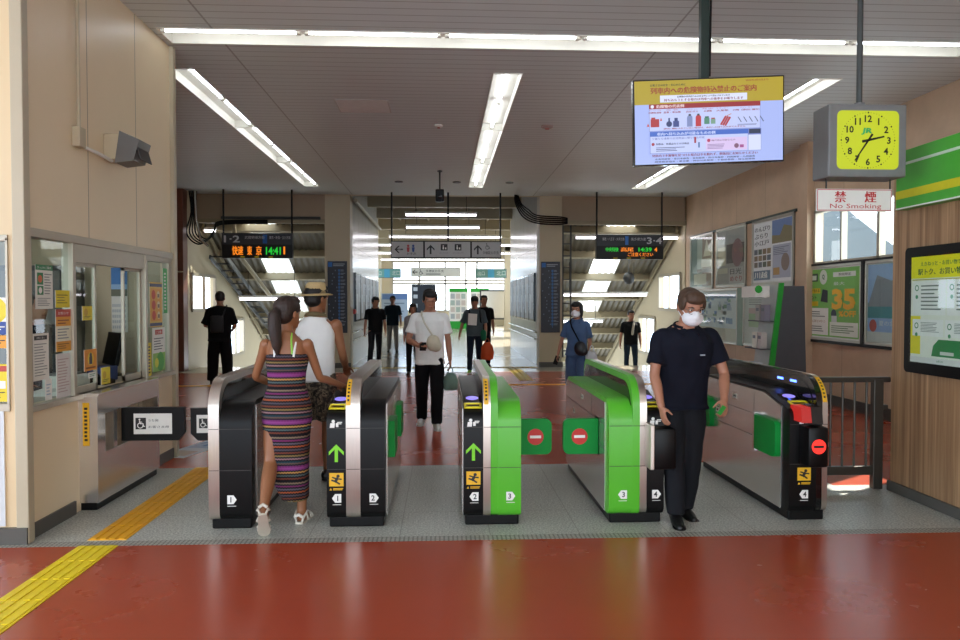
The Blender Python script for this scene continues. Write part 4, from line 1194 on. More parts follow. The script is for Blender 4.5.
for x in (-.05, .28):
    s.rect(x - .08, -.02, .16, .15, BLACK_INK, .004); s.disc(x - .02, .085, .016, WHITE_INK, .006, 10); s.rect(x - .036, .005, .032, .06, WHITE_INK, .006); s.rect(x + .02, .005, .034, .045, WHITE_INK, .006)
s.text('エレベーター', -.16, -.10, .04, ink('#6a6a6a'), w=.24, z=.004); s.text('コインロッカー', .15, -.10, .04, ink('#6a6a6a'), w=.28, z=.004)
wheelchair(s, .98, .075, .16, ink('#5a5a5a')); s.text('多機能お手洗', .87, -.11, .075, BLACK_INK, w=.38, z=.004)
s.build('lettering', t, (0, -.002, 0), FACE_CAM)
for x in (-1.29, .085 - .04, 1.29):
    b = MB(); b.box((x - .02, .03, .2), (x + .02, .07, CEIL - 2.845), M['black']); b.build('hanger', t)

# ------------------------------------------------------------------ departure boards
ORANGE = lambda: ink('#ff8a1e', 1.1); LED_G = lambda: ink('#1fd03a', .9)
def board(x, label, flip):
    t = thing('departure_board', label, 'departure board', (x, 17.2, 2.90))
    b = MB(); b.box((-.80, 0, -.29), (.80, .16, .29), mat('board_case', '#25272b', .4), .012); b.build('case', t)
    s = MB()
    s.rect(-.79, .03, 1.58, .25, ink('#34383f'), .002); s.rect(-.79, -.285, 1.58, .30, ink('#0b0b0c'), .002)
    WI = ink('#c9ccd0')
    if not flip:
        s.text('1·2', -.75, .07, .16, WI, w=.36, z=.004, bold=.02); s.text('武蔵野線方面', -.28, .15, .07, WI, w=.45, z=.004); s.text('東京・新宿・立川方面', .28, .15, .07, WI, w=.48, z=.004)
        s.lines(-.28, .09, .4, .03, 1, ink('#8a8d92'), .8, .1); s.lines(.3, .09, .45, .03, 1, ink('#8a8d92'), .8, .1); s.rect(.13, .05, .10, .20, ink('#2a62b0'), .004)
    else:
        s.text('3·4', .40, .07, .16, WI, w=.36, z=.004, bold=.02); s.text('高尾・八王子・大月方面', -.66, .15, .07, WI, w=.52, z=.004); s.text('奥多摩方面', .02, .15, .07, WI, w=.36, z=.004)
        s.lines(-.66, .09, .5, .03, 1, ink('#8a8d92'), .8, .1); s.lines(.02, .09, .34, .03, 1, ink('#8a8d92'), .8, .1); s.rect(-.12, .05, .08, .20, ink('#3a78c8'), .004)
    s.build('header', t, (0, -.001, 0), FACE_CAM)
    s = MB()
    if not flip:
        s.text('快速', -.56, -.22, .21, ORANGE(), w=.24, bold=.03, z=.004); s.text('東', -.22, -.22, .21, ORANGE(), w=.10, bold=.03, z=.004); s.text('京', -.02, -.22, .21, ORANGE(), w=.12, bold=.03, z=.004)
        s.text('14:41', .20, -.21, .18, LED_G(), w=.34, bold=.03, z=.004); s.text('1', .60, -.20, .18, ORANGE(), z=.004, bold=.03)
        for x0 in (-.38, -.06, .26): s.rect(x0, -.272, .10, .02, ink('#a08a1c', .8), .004)
    else:
        s.text('中央特快', -.58, -.11, .10, LED_G(), w=.30, bold=.03, z=.004); s.text('高尾', -.22, -.11, .10, ORANGE(), w=.30, bold=.03, z=.004); s.text('14:39', .20, -.11, .10, LED_G(), w=.32, bold=.03, z=.004); s.text('4', .58, -.11, .10, ORANGE(), bold=.03, z=.004)
        s.text('ご注意ください', -.05, -.22, .09, ORANGE(), w=.60, bold=.03, z=.004)
        for x0 in (-.40, -.08, .26): s.rect(x0, -.272, .10, .02, ink('#a08a1c', .8), .004)
    s.build('led_text', t, (0, -.001, 0), FACE_CAM)
    for xx in (-.78, .78):
        b = MB(); b.tube([(xx, .08, .28), (xx, .08, CEIL - 2.90)], .022, M['black'], 8); b.build('hanger', t)
    return t
board(-4.275, 'dark departure board for platforms 1 and 2 hanging before the left stairs', False)
board(4.415, 'dark departure board for platforms 3 and 4 hanging before the right stairs', True)

# ------------------------------------------------------------------ dark route maps on the pillars
def route_map(x, label, sd):
    t = thing('route_map', label, 'sign', (x, 18.0, 1.72))
    b = MB(); b.box((-.235, -.04, -.87), (.235, 0, .87), mat('map_navy', '#262b36', .4), .006); b.build('panel', t)
    s = MB(); s.lift = 3; r = random.Random(sd)
    s.rect(-.22, .73, .10, .11, ink('#2f6fb8'), .002); s.lines(-.10, .74, .3, .08, 2, ink('#9aa0a8'), .5, .3, sd)
    for i in range(17):
        z = .62 - i * .082
        s.rect(.02, z, .05, .05, ink('#3d6fa8'), .002); s.rect(.04 - .2 * r.random() - .05, z + .01, .02, .03, ink('#7a8698'), .002)
        s.lines(.08, z, .12, .05, 2, ink('#8d95a2'), .5, .5, i); s.layer = 0
    s.line((.045, .66), (.045, -.75), .012, ink('#3d6fa8'), .0015)
    s.build('lettering', t, (0, -.0405, 0), FACE_CAM)
route_map(-2.555, 'tall navy route map on the pillar left of the corridor', 3)
route_map(2.64, 'tall navy route map on the pillar right of the corridor', 8)

# ------------------------------------------------------------------ far signs and furniture in the hall
def far_sign(x, y, z, w, h, col, label, draw):
    t = thing('hanging_sign', label, 'sign', (x, y, z))
    b = MB(); b.box((-w / 2, 0, -h / 2), (w / 2, .08, h / 2), M['greypaint'], .01); b.build('sign_box', t)
    s = MB(); s.lift = 8; s.rect(-w / 2 + .03, -h / 2 + .03, w - .06, h - .06, ink(col)); draw(s, w, h); s.build('lettering', t, (0, -.002, 0), FACE_CAM)
    for sx in (-1, 1):
        b = MB(); b.tube([(sx * w * .42, .04, h / 2 - .01), (sx * w * .42, .04, HALL - z)], .015, M['greypaint'], 6); b.build('hanger', t)
def dw(s, w, h):
    arrow(s, -w * .42, 0, h * .55, BLACK_INK, 180); wheelchair(s, -w * .30, 0, h * .6, ink('#55585c')); s.text('多機能お手洗', -w * .2, -h * .02, h * .28, ink('#44474b'), w=w * .36); s.lines(-w * .2, -h * .28, w * .3, h * .14, 1, ink('#777a7e'), .7, .1)
far_sign(-.35, 36, 3.06, 2.42, .46, '#e2e4de', 'small white sign with a left arrow hanging far down the corridor', dw)
def dt(s, w, h):
    s.rect(-.1 * w, -h * .45, .2 * w, h * .9, ink('#4fa6cc')); s.text('北口', .18 * w, -h * .22, h * .5, ink('#e4efee'), w=w * .28); s.text('出口', -.42 * w, -h * .22, h * .45, ink('#e4efee'), w=w * .22)
far_sign(-2.72, 36, 3.0, 1.35, .46, '#6fa9a4', 'teal exit sign hanging far down the corridor at the left', dt)
far_sign(2.35, 36, 3.0, 1.55, .46, '#6f9a92', 'teal exit sign hanging far down the corridor at the right', dt)
def leaflet_tower(x, label):
    t = thing('leaflet_stand', label, 'leaflet stand', (x, 44, 0), group='white leaflet stands at the far end')
    b = MB(); b.box((-.55, 0, 0), (.55, .4, 2.35), M['white'], .02); b.build('cabinet', t)
    b = MB(); b.box((-.56, -.02, 2.2), (.56, .42, 2.42), GR, .01); b.build('header_board', t)
    b = MB(); b.box((-.56, -.02, 0), (.56, .42, .45), GR, .01); b.build('base', t)
    b = MB(); b.lift = 10
    for i in range(4):
        for j in range(3): b.rect(-.46 + .32 * j, .6 + .4 * i, .24, .3, ink(('#a7adb0', '#c5b9b2', '#9fb0a8')[(i + j) % 3])); b.layer = 0
    b.build('leaflets', t, (0, -.02, 0), FACE_CAM)
leaflet_tower(.92, 'white leaflet stand with green top, the left one at the far end of the hall')
leaflet_tower(2.2, 'white leaflet stand with green top, the right one at the far end of the hall')
t = thing('notice_cabinet', 'tall dark blue notice cabinet far behind the man in a white T-shirt', 'cabinet', (-1.05, 40, 0))
b = MB(); b.box((-.65, 0, 0), (.65, .5, 2.55), mat('cabinet_navy', '#1e2631', .4), .03); b.build('body', t)
b = MB(); b.lift = 8
for z in (2.2, 1.8, 1.3): b.rect(-.55, z, .22, .2, ink('#aab2bb')); b.layer = 0
b.build('notices', t, (0, -.002, 0), FACE_CAM)
t = thing('notice_board', 'grey notice board standing at the far end behind the two walking men', 'notice board', (3.05, 42, 0))
b = MB(); box_frame(b, -.95, .6, .95, 2.3, .08, 0, .06, M['darkgrey']); b.build('frame', t, None, FACE_CAM)
b = MB(); b.box((-.9, 0.0, .65), (.9, .05, 2.25), M['white']); b.build('panel', t)
for sx in (-1, 1):
    b = MB(); b.box((sx * .85 - .04, -.04, 0), (sx * .85 + .04, .04, .65), M['darkgrey']); b.build('leg', t)
t = thing('notice_board', 'pale blue notice board at the far left of the hall behind the man in teal', 'notice board', (-2.75, 42, 0))
b = MB(); b.box((-.75, 0, .5), (.75, .06, 2.1), ink('#9fb0c4'), .01); b.build('panel', t)
b = MB(); b.lift = 8; b.rect(-.7, 1.75, 1.4, .3, ink('#5f7fb4')); b.lines(-.6, .7, 1.2, .9, 6, ink('#6f7f94'), .4, .3); b.build('lettering', t, (0, -.002, 0), FACE_CAM)
for sx in (-1, 1):
    b = MB(); b.box((sx * .7 - .04, 0, 0), (sx * .7 + .04, .06, .5), M['darkgrey']); b.build('leg', t)

# corridor handrails and glazed poster cases
for sx, X, nm in ((1, -2.25, 'left'), (-1, 2.37, 'right')):
    for z, w_ in ((.86, 'upper'), (.68, 'lower')):
        t = thing('handrail', '%s steel handrail along the %s corridor wall' % (w_, nm), 'handrail', (X, 18.3, z))
        b = MB(); b.tube([(sx * .02, 0, -.02), (sx * .08, 0.02, 0), (sx * .08, 7.2, 0), (sx * .02, 7.25, -.02)], .018, M['chrome'], 10); b.build('rail', t, smooth=40)
        for i in range(6):
            b = MB(); b.tube([(0, .4 + 1.3 * i, -.04), (sx * .08, .4 + 1.3 * i, -.015)], .008, M['chrome'], 6); b.build('bracket', t)
    for i in range(6):
        t = thing('poster_case', '%s glazed poster case from the near end of the %s corridor wall' % (('first', 'second', 'third', 'fourth', 'fifth', 'sixth')[i], nm), 'poster case', (X, 18.75 + 1.12 * i, 1.1), group='glazed cases along the corridor')
        b = MB(); y0, y1 = 0, 1.0
        b.box((0 if sx > 0 else -.05, 0, 0), (.05 if sx > 0 else 0, 1.0, 1.25), mat('case_dark', '#3c4247', .12, .3), .01); b.build('frame', t)
        s = MB(); s.lift = 4; s.rect(.05, .05, .9, 1.15, ink(('#5d666b', '#6e6a62', '#58626a')[i % 3])); s.rect(.12, .2, .34, .5, ink('#8f979b')); s.rect(.55, .5, .3, .5, ink('#7f8a94'))
        s.build('poster_sheet', t, (sx * .051, 0 if sx > 0 else 1.0, 0), FACE_EAST if sx > 0 else FACE_WEST)
t = thing('alarm_box', 'small red alarm box on the near end of the left corridor wall', 'alarm', (-2.25, 18.55, 1.36))
b = MB(); b.box((0, 0, -.06), (.06, .12, .06), ink('#b3201c'), .01); b.build('case', t)
b = MB(); b.ball((.065, .06, .0), (.015, .03, .03), ink('#e05a50'), 10); b.build('button', t, smooth=40)
# fire point frame near pillar
# ------------------------------------------------------------------ cables, pipes, camera, detectors
def cable_bundle(name, label, paths, r=.022):
    t = thing(name, label, 'cables', paths[0][0])
    o0 = Vector(paths[0][0])
    for p in paths:
        q = [Vector(a) - o0 for a in p]
        # smooth the way
        pts = []
        for i in range(len(q) - 1):
            p0 = q[max(i - 1, 0)]; p1 = q[i]; p2 = q[i + 1]; p3 = q[min(i + 2, len(q) - 1)]
            for k in range(6):
                u = k / 6
                pts.append(0.5 * ((2 * p1) + (-p0 + p2) * u + (2 * p0 - 5 * p1 + 4 * p2 - p3) * u * u + (-p0 + 3 * p1 - 3 * p2 + p3) * u ** 3))
        pts.append(q[-1])
        b = MB(); b.tube(pts, r, M['black'], 8); b.build('cable', t, smooth=40)
    return t
cable_bundle('cable_bundle', 'thick black cables curving down from the ceiling at the right of the corridor', [[(1.74 + .02 * i, 17.8 + .03 * i, 4.22), (1.76 + .035 * i, 17.8, 3.98 - .0 * i), (1.95 + .03 * i, 17.8, 3.66 + .045 * i), (2.3, 17.85 + .02 * i, 3.52 + .05 * i), (2.85, 17.9, 3.50 + .045 * i), (3.05, 17.93, 3.53 + .03 * i)] for i in range(5)], .017)
cable_bundle('cable_bundle', 'black cables looping down above the left stairs beside the brown panel', [[(-5.9 + .04 * i, 17.5, 4.19), (-5.86 + .03 * i, 17.5, 3.7), (-5.95 + .07 * i, 17.45, 3.2), (-5.7 + .06 * i, 17.5, 2.95 + .03 * i), (-5.45 + .02 * i, 17.7, 3.15 + .05 * i), (-5.3, 17.9, 3.45 + .02 * i), (-4.2, 17.93, 3.48 + .02 * i)] for i in range(5)], .017)
b = MB(); b.tube([(-5.75, 17.42, 4.19), (-5.72, 17.42, 3.5), (-5.62, 17.42, 3.05), (-5.45, 17.42, 2.9)], .03, M['chrome'], 10); tag(b.build('conduit', smooth=40), 'pale metal conduit in front of the looping cables at the left', 'pipe')
cable_tray = thing('cable_tray', 'dark ladder cable tray running down the slope of the left stairs', 'cable tray', (-5.55, 18.5, 2.72))
b = MB(); b.add(*_bar((-.20, 0, 0), (.25, 5.0, -2.2), .04, .10), M['darkgrey']); b.build('side_rail', cable_tray)
b = MB(); b.add(*_bar((.20, 0, 0), (.55, 5.0, -2.2), .04, .10), M['darkgrey']); b.build('side_rail', cable_tray)
for i in range(14):
    k = i / 14; b = MB(); b.add(*_bar((-.20 + .45 * k, 5 * k, -2.2 * k), (.20 + .35 * k, 5 * k, -2.2 * k), .05, .04), M['darkgrey']); b.build('rung', cable_tray)
b = MB(); b.tube([(-5.08, 18.2, 3.56), (-5.07, 18.3, 2.95), (-5.05, 18.5, 2.78), (-4.45, 23.5, .45)], .055, M['purlin'], 8); tag(b.build('pipe', smooth=40), 'beige pipe running beside the ladder cable tray over the left stairs', 'pipe')
t = thing('cable_ladder', 'dark vertical cable ladder beside the right stairs behind the pillar', 'cable tray', (3.12, 18.45, 0.2))
for x in (-.10, .10):
    b = MB(); b.box((x - .02, -.02, 0), (x + .02, .02, 3.4), M['darkgrey']); b.build('side_rail', t)
for i in range(11):
    b = MB(); b.box((-.10, -.015, .15 + .3 * i), (.10, .015, .18 + .3 * i), M['darkgrey']); b.build('rung', t)
b = MB(); b.tube([(-2.15, 18.3, 4.1), (-2.15, 25.5, 4.1)], .05, M['purlin'], 10); tag(b.build('pipe', smooth=40), 'beige pipe along the top of the left corridor wall', 'pipe')
b = MB(); b.tube([(-2.95, 17.93, 3.62), (-5.3, 17.93, 3.62)], .035, M['darkgrey'], 8); tag(b.build('pipe', smooth=40), 'dark pipe along the lintel above the left stairs', 'pipe')
b = MB(); b.ball((0, 0, 0), (.16, .12, .17), M['darkgrey'], 12); b.tube([(0, 0, .1), (0, 0, .50)], .012, M['darkgrey'], 6); tag(b.build('loudspeaker', None, (5.0, 19.6, 2.24), smooth=40), 'round dark loudspeaker hanging under the roof of the right stairs', 'loudspeaker')

t = thing('ceiling_camera', 'small dark camera hanging on a stem from the ceiling above the direction sign', 'camera', (-.06, 14.6, CEIL))
b = MB(); b.tube([(0, 0, 0), (0, 0, -.38)], .016, M['black'], 8); b.tube([(0, 0, -.01), (0, 0, -.03)], .05, M['darkgrey'], 12); b.build('stem', t, smooth=40)
b = MB(); b.box((-.085, -.09, -.62), (.085, .10, -.38), M['black'], .02); b.build('housing', t)
b = MB(); b.ball((0, -.09, -.53), (.045, .03, .045), M['blackgloss'], 12); b.build('lens', t, smooth=40)
for (x, y, nm, lab, r) in ((-.06, 10.88, 'smoke_detector', 'small white smoke detector on the ceiling left of the middle light', .06), (1.54, 10.86, 'smoke_detector', 'flat round ceiling detector right of the middle light', .09)):
    b = MB(); b.tube([(0, 0, 0), (0, 0, -.02), (0, 0, -.035)], [r, r, r * .6], M['white'] if r < .08 else mat('detector_tan', '#a08c84', .5), 18); b.tube([(0, 0, -.035), (0, 0, -.05)], r * .35, ink('#b06a60'), 12); tag(b.build(nm, None, (x, y, CEIL), smooth=40), lab, 'detector')
for i, x in enumerate((-.95, .30, 1.45)):
    b = MB(); b.tube([(0, 0, 0), (0, 0, -.015)], .09, M['darkgrey'], 18); tag(b.build('ceiling_vent', None, (x, 16.0, CEIL), smooth=40), ('left', 'middle', 'right')[i] + ' small round vent at the back edge of the ceiling', 'vent', 'round vents at the back of the ceiling')
t = thing('access_hatch', 'flush rectangular access hatch in the ceiling between the left and middle lights', 'hatch', (-1.05, 9.9, CEIL))
b = MB(); box_frame(b, -.35, -.32, .35, .32, .02, -.006, 0, mat('hatch_edge', '#bdbbb8', .5)); b.build('frame', t)
b = MB(); b.box((-.33, -.30, -.003), (.33, .30, 0), mat('hatch_panel', '#dedddb', .5)); b.build('panel', t)

# wall speaker with conduit on the office wall
t = thing('wall_speaker', 'boxy beige and grey speaker on a bracket high on the office wall', 'speaker', (OX, 6.3, 2.87))
b = MB(); b.box((0, -.10, -.10), (.14, .10, .11), M['cream2'], .01); b.build('body', t)
b = MB(); b.prism([(.10, -.13), (.25, -.11), (.30, .06), (.14, .13)], 'Y', -.12, .12, M['greypaint']); b.build('horn', t)
b = MB(); b.box((.005, -.115, -.085), (.014, .115, .085), M['darkgrey'], .003); b.build('grille', t, (.275, 0, -.025), (0, -.28, 0))
t = thing('conduit', 'thin beige conduit with a junction box on the office wall', 'pipe', (OX, 5.74, 2.84))
b = MB(); b.tube([(.03, 0, .05), (.03, 0, CEIL - 2.84)], .014, M['cream2'], 8); b.build('riser', t, smooth=40)
b = MB(); b.box((0, -.05, -.07), (.06, .05, .08), M['cream2'], .006); b.build('junction_box', t)
b = MB(); b.tube([(.03, .05, -.05), (.05, .25, -.06), (.06, .48, -.08)], .014, M['white'], 8); b.build('branch', t, smooth=40)

# ------------------------------------------------------------------ office interior
t = thing('batten_light', 'fluorescent batten on the office ceiling seen through the ticket window', 'hanging light', (-4.0, 6.3, 2.815), (0, 0, PI / 2))
b = MB(); b.box((-1.0, -.11, -.03), (1.0, .11, .02), M['white']); b.build('body', t)
for y in (-.06, .06):
    b = MB(); b.tube([(-.97, y, -.05), (.97, y, -.05)], .018, emit('office_tube', '#f2f6ff', 12.0), 8); b.build('tube', t)
t = thing('desk', 'grey office desk behind the ticket window', 'desk', (-4.25, 5.2, 0))
b = MB(); b.box((-.45, 0, .70), (.45, 1.9, .74), M['greypaint'], .006); b.build('desk_top', t)
b = MB(); b.box((-.43, .02, 0), (.43, .45, .70), M['greypaint'], .006); b.build('drawer_unit', t)
b = MB(); b.box((-.43, 1.45, 0), (.43, 1.88, .70), M['greypaint'], .006); b.build('drawer_unit', t)
t = thing('monitor', 'dark computer monitor seen through the right part of the ticket window', 'monitor', (-3.22, 7.35, .885), (0, 0, -.9))
b = MB(); b.box((-.22, -.02, .10), (.22, .02, .42), M['black'], .008, rot=(-.2, 0, 0)); b.build('panel', t)
b = MB(); b.box((-.03, -.02, 0), (.03, .02, .2), M['black']); b.build('stand', t)
b = MB(); b.box((-.12, -.09, 0), (.12, .09, .012), M['black'], .004); b.build('base', t)
t = thing('ticket_machine', 'white desktop terminal with a blue box beside it behind the ticket window', 'office machine', (-3.12, 6.25, .885))
b = MB(); b.box((-.14, -.12, 0), (.12, .16, .11), M['paper'], .015); b.build('body', t)
b = MB(); b.box((-.10, -.09, .11), (.07, .12, .13), M['greypaint'], .004); b.build('lid', t)
b = MB(); b.box((-.1, -.09, 0), (.1, .09, .13), ink('#1f3a78'), .01); tag(b.build('storage_box', None, (-3.10, 6.85, .885)), 'dark blue box on the counter behind the ticket window', 'box')
t = thing('printer', 'grey printer on the counter behind the left sliding pane', 'printer', (-4.05, 6.0, .74))
b = MB(); b.box((-.2, -.25, 0), (.2, .25, .26), mat('printer_grey', '#8b8f90', .45), .02); b.build('body', t)
b = MB(); b.box((-.12, -.18, .26), (.15, .18, .29), M['darkgrey'], .006); b.build('tray', t)
t = thing('wall_calendar', 'wall calendar with a blue sky picture inside the office', 'calendar', (-3.30, 7.69, 1.62))
b = MB(); b.box((-.08, -.006, -.33), (.08, 0, .33), M['paper']); b.build('page', t)
s = MB(); s.rect(-.08, .04, .16, .29, ink('#3f78b8'), .002); s.rect(-.08, .04, .16, .08, ink('#6a6a58'), .003); s.rect(-.08, .11, .16, .05, ink('#8fb4d6'), .0035)
s.build('picture', t, (0, -.007, 0), FACE_CAM); s = MB()
for i in range(5):
    for j in range(7): s.rect(-.07 + .02 * j, -.29 + .055 * i, .013, .03, ink('#b9bbbd'), .002)
s.build('date_grid', t, (0, -.007, 0), FACE_CAM)
t = thing('shelf_unit', 'grey metal shelf unit at the back of the office', 'shelf', (-5.3, 7.3, 0))
for x in (-.5, .5):
    b = MB(); b.box((x - .015, -.2, 0), (x + .015, .25, 2.2), M['greypaint']); b.build('side', t)
for z in (.05, .55, 1.05, 1.5, 2.18):
    b = MB(); b.box((-.5, -.2, z), (.5, .25, z + .02), M['greypaint']); b.build('shelf', t)
for i, (x, z, w, h, c) in enumerate(((-.42, 1.07, .2, .3, '#cfc8b4'), (-.18, 1.07, .22, .25, '#7e8a92'), (.12, 1.07, .3, .33, '#b8aa90'), (-.40, 1.52, .3, .25, '#9aa2a6'), (.05, 1.52, .35, .32, '#5f6870'), (-.35, .57, .5, .35, '#a89a80'))):
    b = MB(); b.box((x, -.15, z), (x + w, .2, z + h), ink(c), .006)
    tag(b.build('file_box', None, (-5.3, 7.3, 0)), ('cream', 'slate', 'tan', 'pale grey', 'dark grey', 'brown')[i] + ' file box on the metal shelf unit in the office', 'box', 'file boxes in the office')

t = thing('locker', 'tall dark grey locker against the end wall of the office', 'locker', (-4.05, 7.42, 0))
b = MB(); b.box((-.38, -.2, 0), (.42, .24, 1.95), M['darkgrey'], .008); b.build('body', t)
for x in (-.36, .03):
    b = MB(); b.box((x, -.212, .05), (x + .37, -.2, 1.9), M['greypaint'], .004); d = b.build('door', t)
    b = MB(); b.box((x + .04, -.225, .95), (x + .06, -.212, 1.08), M['chrome'], .003); b.build('handle', d)
for i, (c, nm) in enumerate((('#20407c', 'blue'), ('#2c2f34', 'black'), ('#c9c4b4', 'cream'), ('#1d5a8a', 'sky blue'))):
    b = MB(); b.box((-.13, -.028, 0), (.13, .028, .30), ink(c), .004); b.box((-.06, -.0295, .08), (.06, -.028, .22), M['paper'])
    tag(b.build('binder', None, (-4.2, 5.42 + .07 * i, .742)), nm + ' ring binder standing on the office desk', 'binder', 'binders on the office desk')
t = thing('desk_phone', 'black telephone on the counter behind the ticket window gap', 'telephone', (-2.98, 6.56, .885))
b = MB(); b.prism([(-.09, 0), (.09, 0), (.09, .03), (-.09, .07)], 'X', -.08, .08, M['black']); b.build('base', t)
b = MB(); b.tube([(-.06, -.09, .075), (-.06, -.05, .095), (-.06, .05, .075), (-.06, .09, .05)], .017, M['black'], 8); b.build('handset', t, smooth=50)
b = MB(); b.box((-.10, -.14, 0), (.10, .14, .03), M['paper']); tag(b.build('paper_stack', None, (-3.05, 5.85, .885), (0, 0, .15)), 'stack of white paper on the counter behind the left sliding pane', 'paper')
t = thing('monitor', 'dark monitor facing the clerk behind the left sliding pane', 'monitor', (-3.62, 6.95, .885), (0, 0, -.6))
b = MB(); b.box((-.26, -.02, .12), (.26, .02, .45), M['black'], .008); b.build('panel', t)
b = MB(); b.box((-.03, -.02, -.14), (.03, .02, .2), M['black']); b.build('stand', t)
b = MB(); b.box((-.12, -.09, -.14), (.12, .09, -.128), M['black'], .004); b.build('base', t)

# ------------------------------------------------------------------ notices on the ticket window
def notice(name, label, y0, y1, z0, z1, draw, x=-2.776, th=.003):
    b = MB(); w, h = y1 - y0, z1 - z0
    b.box((0, 0, -th), (w, h, 0), M['paper'])
    b.lift = 1.0; draw(b, w, h)
    return tag(b.build(name, None, (x, y0, z0), FACE_EAST), label, 'notice')
YEL = ink('#dfc61a'); ORG = ink('#dd9a2c'); GRN = ink('#2b7f4a'); RED = ink('#b8402f'); GRY = ink('#8f918c'); DK = ink('#2a2c2a')
def n_green(b, w, h):
    b.rect(0, h * .88, w, h * .12, GRN); b.text('きっぷのご案内', w / 2, h * .91, h * .06, WHITE_INK, w=w * .8, align='c')
    b.rect(w * .08, h * .55, w * .35, h * .27, GRN); b.disc(w * .25, h * .68, w * .12, ink('#d06a3a')); b.rect(w * .08, h * .32, w * .35, h * .2, GRN); b.disc(w * .25, h * .42, w * .10, WHITE_INK)
    b.lines(w * .48, h * .32, w * .46, h * .5, 8, GRY, .4, .4); b.lines(w * .08, h * .06, w * .8, h * .2, 5, GRY, .4, .4)
notice('paper_notice', 'white notice with green header at the top left of the ticket window', 5.165, 5.385, 1.552, 1.858, n_green)
notice('paper_notice', 'small yellow notice near the top right of the first window pane', 5.42, 5.62, 1.56, 1.685, lambda b, w, h: (b.rect(0, 0, w, h, YEL), b.lines(w * .1, h * .2, w * .8, h * .6, 4, ink('#8a7a18'), .35, .4)))
def n_red(b, w, h):
    b.rect(0, 0, w, h, ORG); b.rect(0, h * .82, w, h * .18, RED); b.text('お知らせ', w / 2, h * .87, h * .07, WHITE_INK, w=w * .7, align='c'); b.rect(0, h * .24, w, h * .36, ink('#e2dcc4')); b.lines(w * .1, h * .28, w * .8, h * .28, 4, GRY, .4, .3); b.lines(w * .1, h * .05, w * .8, h * .15, 3, ink('#8a5a18'), .4, .4); b.lines(w * .1, h * .63, w * .8, h * .14, 2, ink('#8a4a18'), .4, .4)
notice('paper_notice', 'red and amber notice below the small yellow one on the first pane', 5.42, 5.63, 1.24, 1.548, n_red)
def n_white(b, w, h):
    b.rect(w * .1, h * .86, w * .8, h * .09, DK); b.text('お客さまへ', w / 2, h * .88, h * .05, WHITE_INK, w=w * .5, align='c'); b.lines(w * .1, h * .08, w * .8, h * .72, 12, GRY, .35, .4)
notice('paper_notice', 'white text sheet with a black heading low on the left window pane', 5.115, 5.32, 1.06, 1.384, n_white)
notice('paper_notice', 'pale pink sheet at the lower right of the first window pane', 5.42, 5.62, .905, 1.225, lambda b, w, h: (b.rect(0, 0, w, h, ink('#d6cfca')), b.lines(w * .1, h * .1, w * .8, h * .8, 12, ink('#b59a94'), .35, .4)))
notice('paper_notice', 'little white slip at the bottom of the first window pane', 5.27, 5.355, .91, 1.06, lambda b, w, h: b.lines(w * .15, h * .2, w * .7, h * .6, 4, ink('#9fb0bf'), .4, .4))
def n_yel(b, w, h):
    b.rect(0, 0, w, h, YEL); b.disc(w * .35, h * .55, w * .2, ink('#c9a010')); b.lines(w * .15, h * .12, w * .7, h * .2, 2, ink('#7a6a10'), .4, .3)
notice('paper_notice', 'small square yellow notice on the left sliding pane', 5.81, 5.97, 1.458, 1.568, n_yel)
def n_or(b, w, h):
    b.rect(0, 0, w, h, ink('#e0912a')); b.disc(w * .5, h * .55, w * .25, ink('#e8c83a')); b.rect(w * .38, h * .3, w * .24, h * .35, ink('#3a3a44')); b.disc(w * .5, h * .72, w * .1, ink('#3a3a44')); b.lines(w * .1, h * .08, w * .8, h * .12, 1, ink('#8a5010'), .6, .2)
notice('paper_notice', 'orange picture notice low on the left sliding pane', 5.835, 6.04, 1.06, 1.228, n_or, -2.778)
notice('paper_notice', 'tiny white label under the orange notice on the sliding pane', 5.90, 6.02, 1.0, 1.045, lambda b, w, h: b.lines(w * .1, h * .2, w * .8, h * .6, 2, GRN, .4, .2))
notice('paper_notice', 'yellow card standing in the open gap of the ticket window', 6.11, 6.27, .925, 1.064, n_yel)
def n_circ(b, w, h):
    b.rect(0, 0, w, h, ink('#dfb455')); b.rect(0, h * .90, w, h * .07, ink('#3a3f60')); b.rect(0, h * .02, w, h * .07, ink('#3a3f60')); b.rect(w * .08, h * .13, w * .84, h * .73, ink('#e0a040'))
    for i in range(3):
        b.disc(w * .3, h * (.72 - .23 * i), w * .15, ink('#cc4a2a')); b.disc(w * .68, h * (.72 - .23 * i), w * .12, ink('#e2cfa0')); b.rect(w * .6, h * (.66 - .23 * i), w * .16, h * .08, ink('#8a6a4a'))
notice('paper_notice', 'amber notice with rows of red circles on the right window pane', 7.115, 7.42, 1.36, 1.79, n_circ)
def n_wg(b, w, h):
    b.rect(w * .2, h * .84, w * .6, h * .11, RED); b.text('ご注意', w / 2, h * .865, h * .06, WHITE_INK, w=w * .4, align='c'); b.lines(w * .1, h * .48, w * .8, h * .3, 5, DK, .3, .4); b.rect(0, 0, w, h * .42, ink('#8fc05a')); b.disc(w * .6, h * .22, w * .3, ink('#4fa83f')); b.disc(w * .3, h * .2, w * .15, ink('#d8d84a'))
notice('paper_notice', 'white and green notice below the amber one on the right pane', 7.175, 7.485, .925, 1.352, n_wg)
notice('paper_notice', 'narrow upright yellow strip beside the right window mullion', 7.045, 7.14, .90, 1.214, lambda b, w, h: (b.rect(0, 0, w, h, YEL), b.lines(w * .25, h * .06, w * .5, h * .86, 9, DK, .5, .2)))
notice('paper_notice', 'narrow upright green strip at the far edge of the right pane', 7.45, 7.56, 1.49, 1.935, lambda b, w, h: (b.rect(0, 0, w, h, ink('#3fae5a')), b.lines(w * .3, h * .06, w * .4, h * .86, 11, WHITE_INK, .5, .2)))
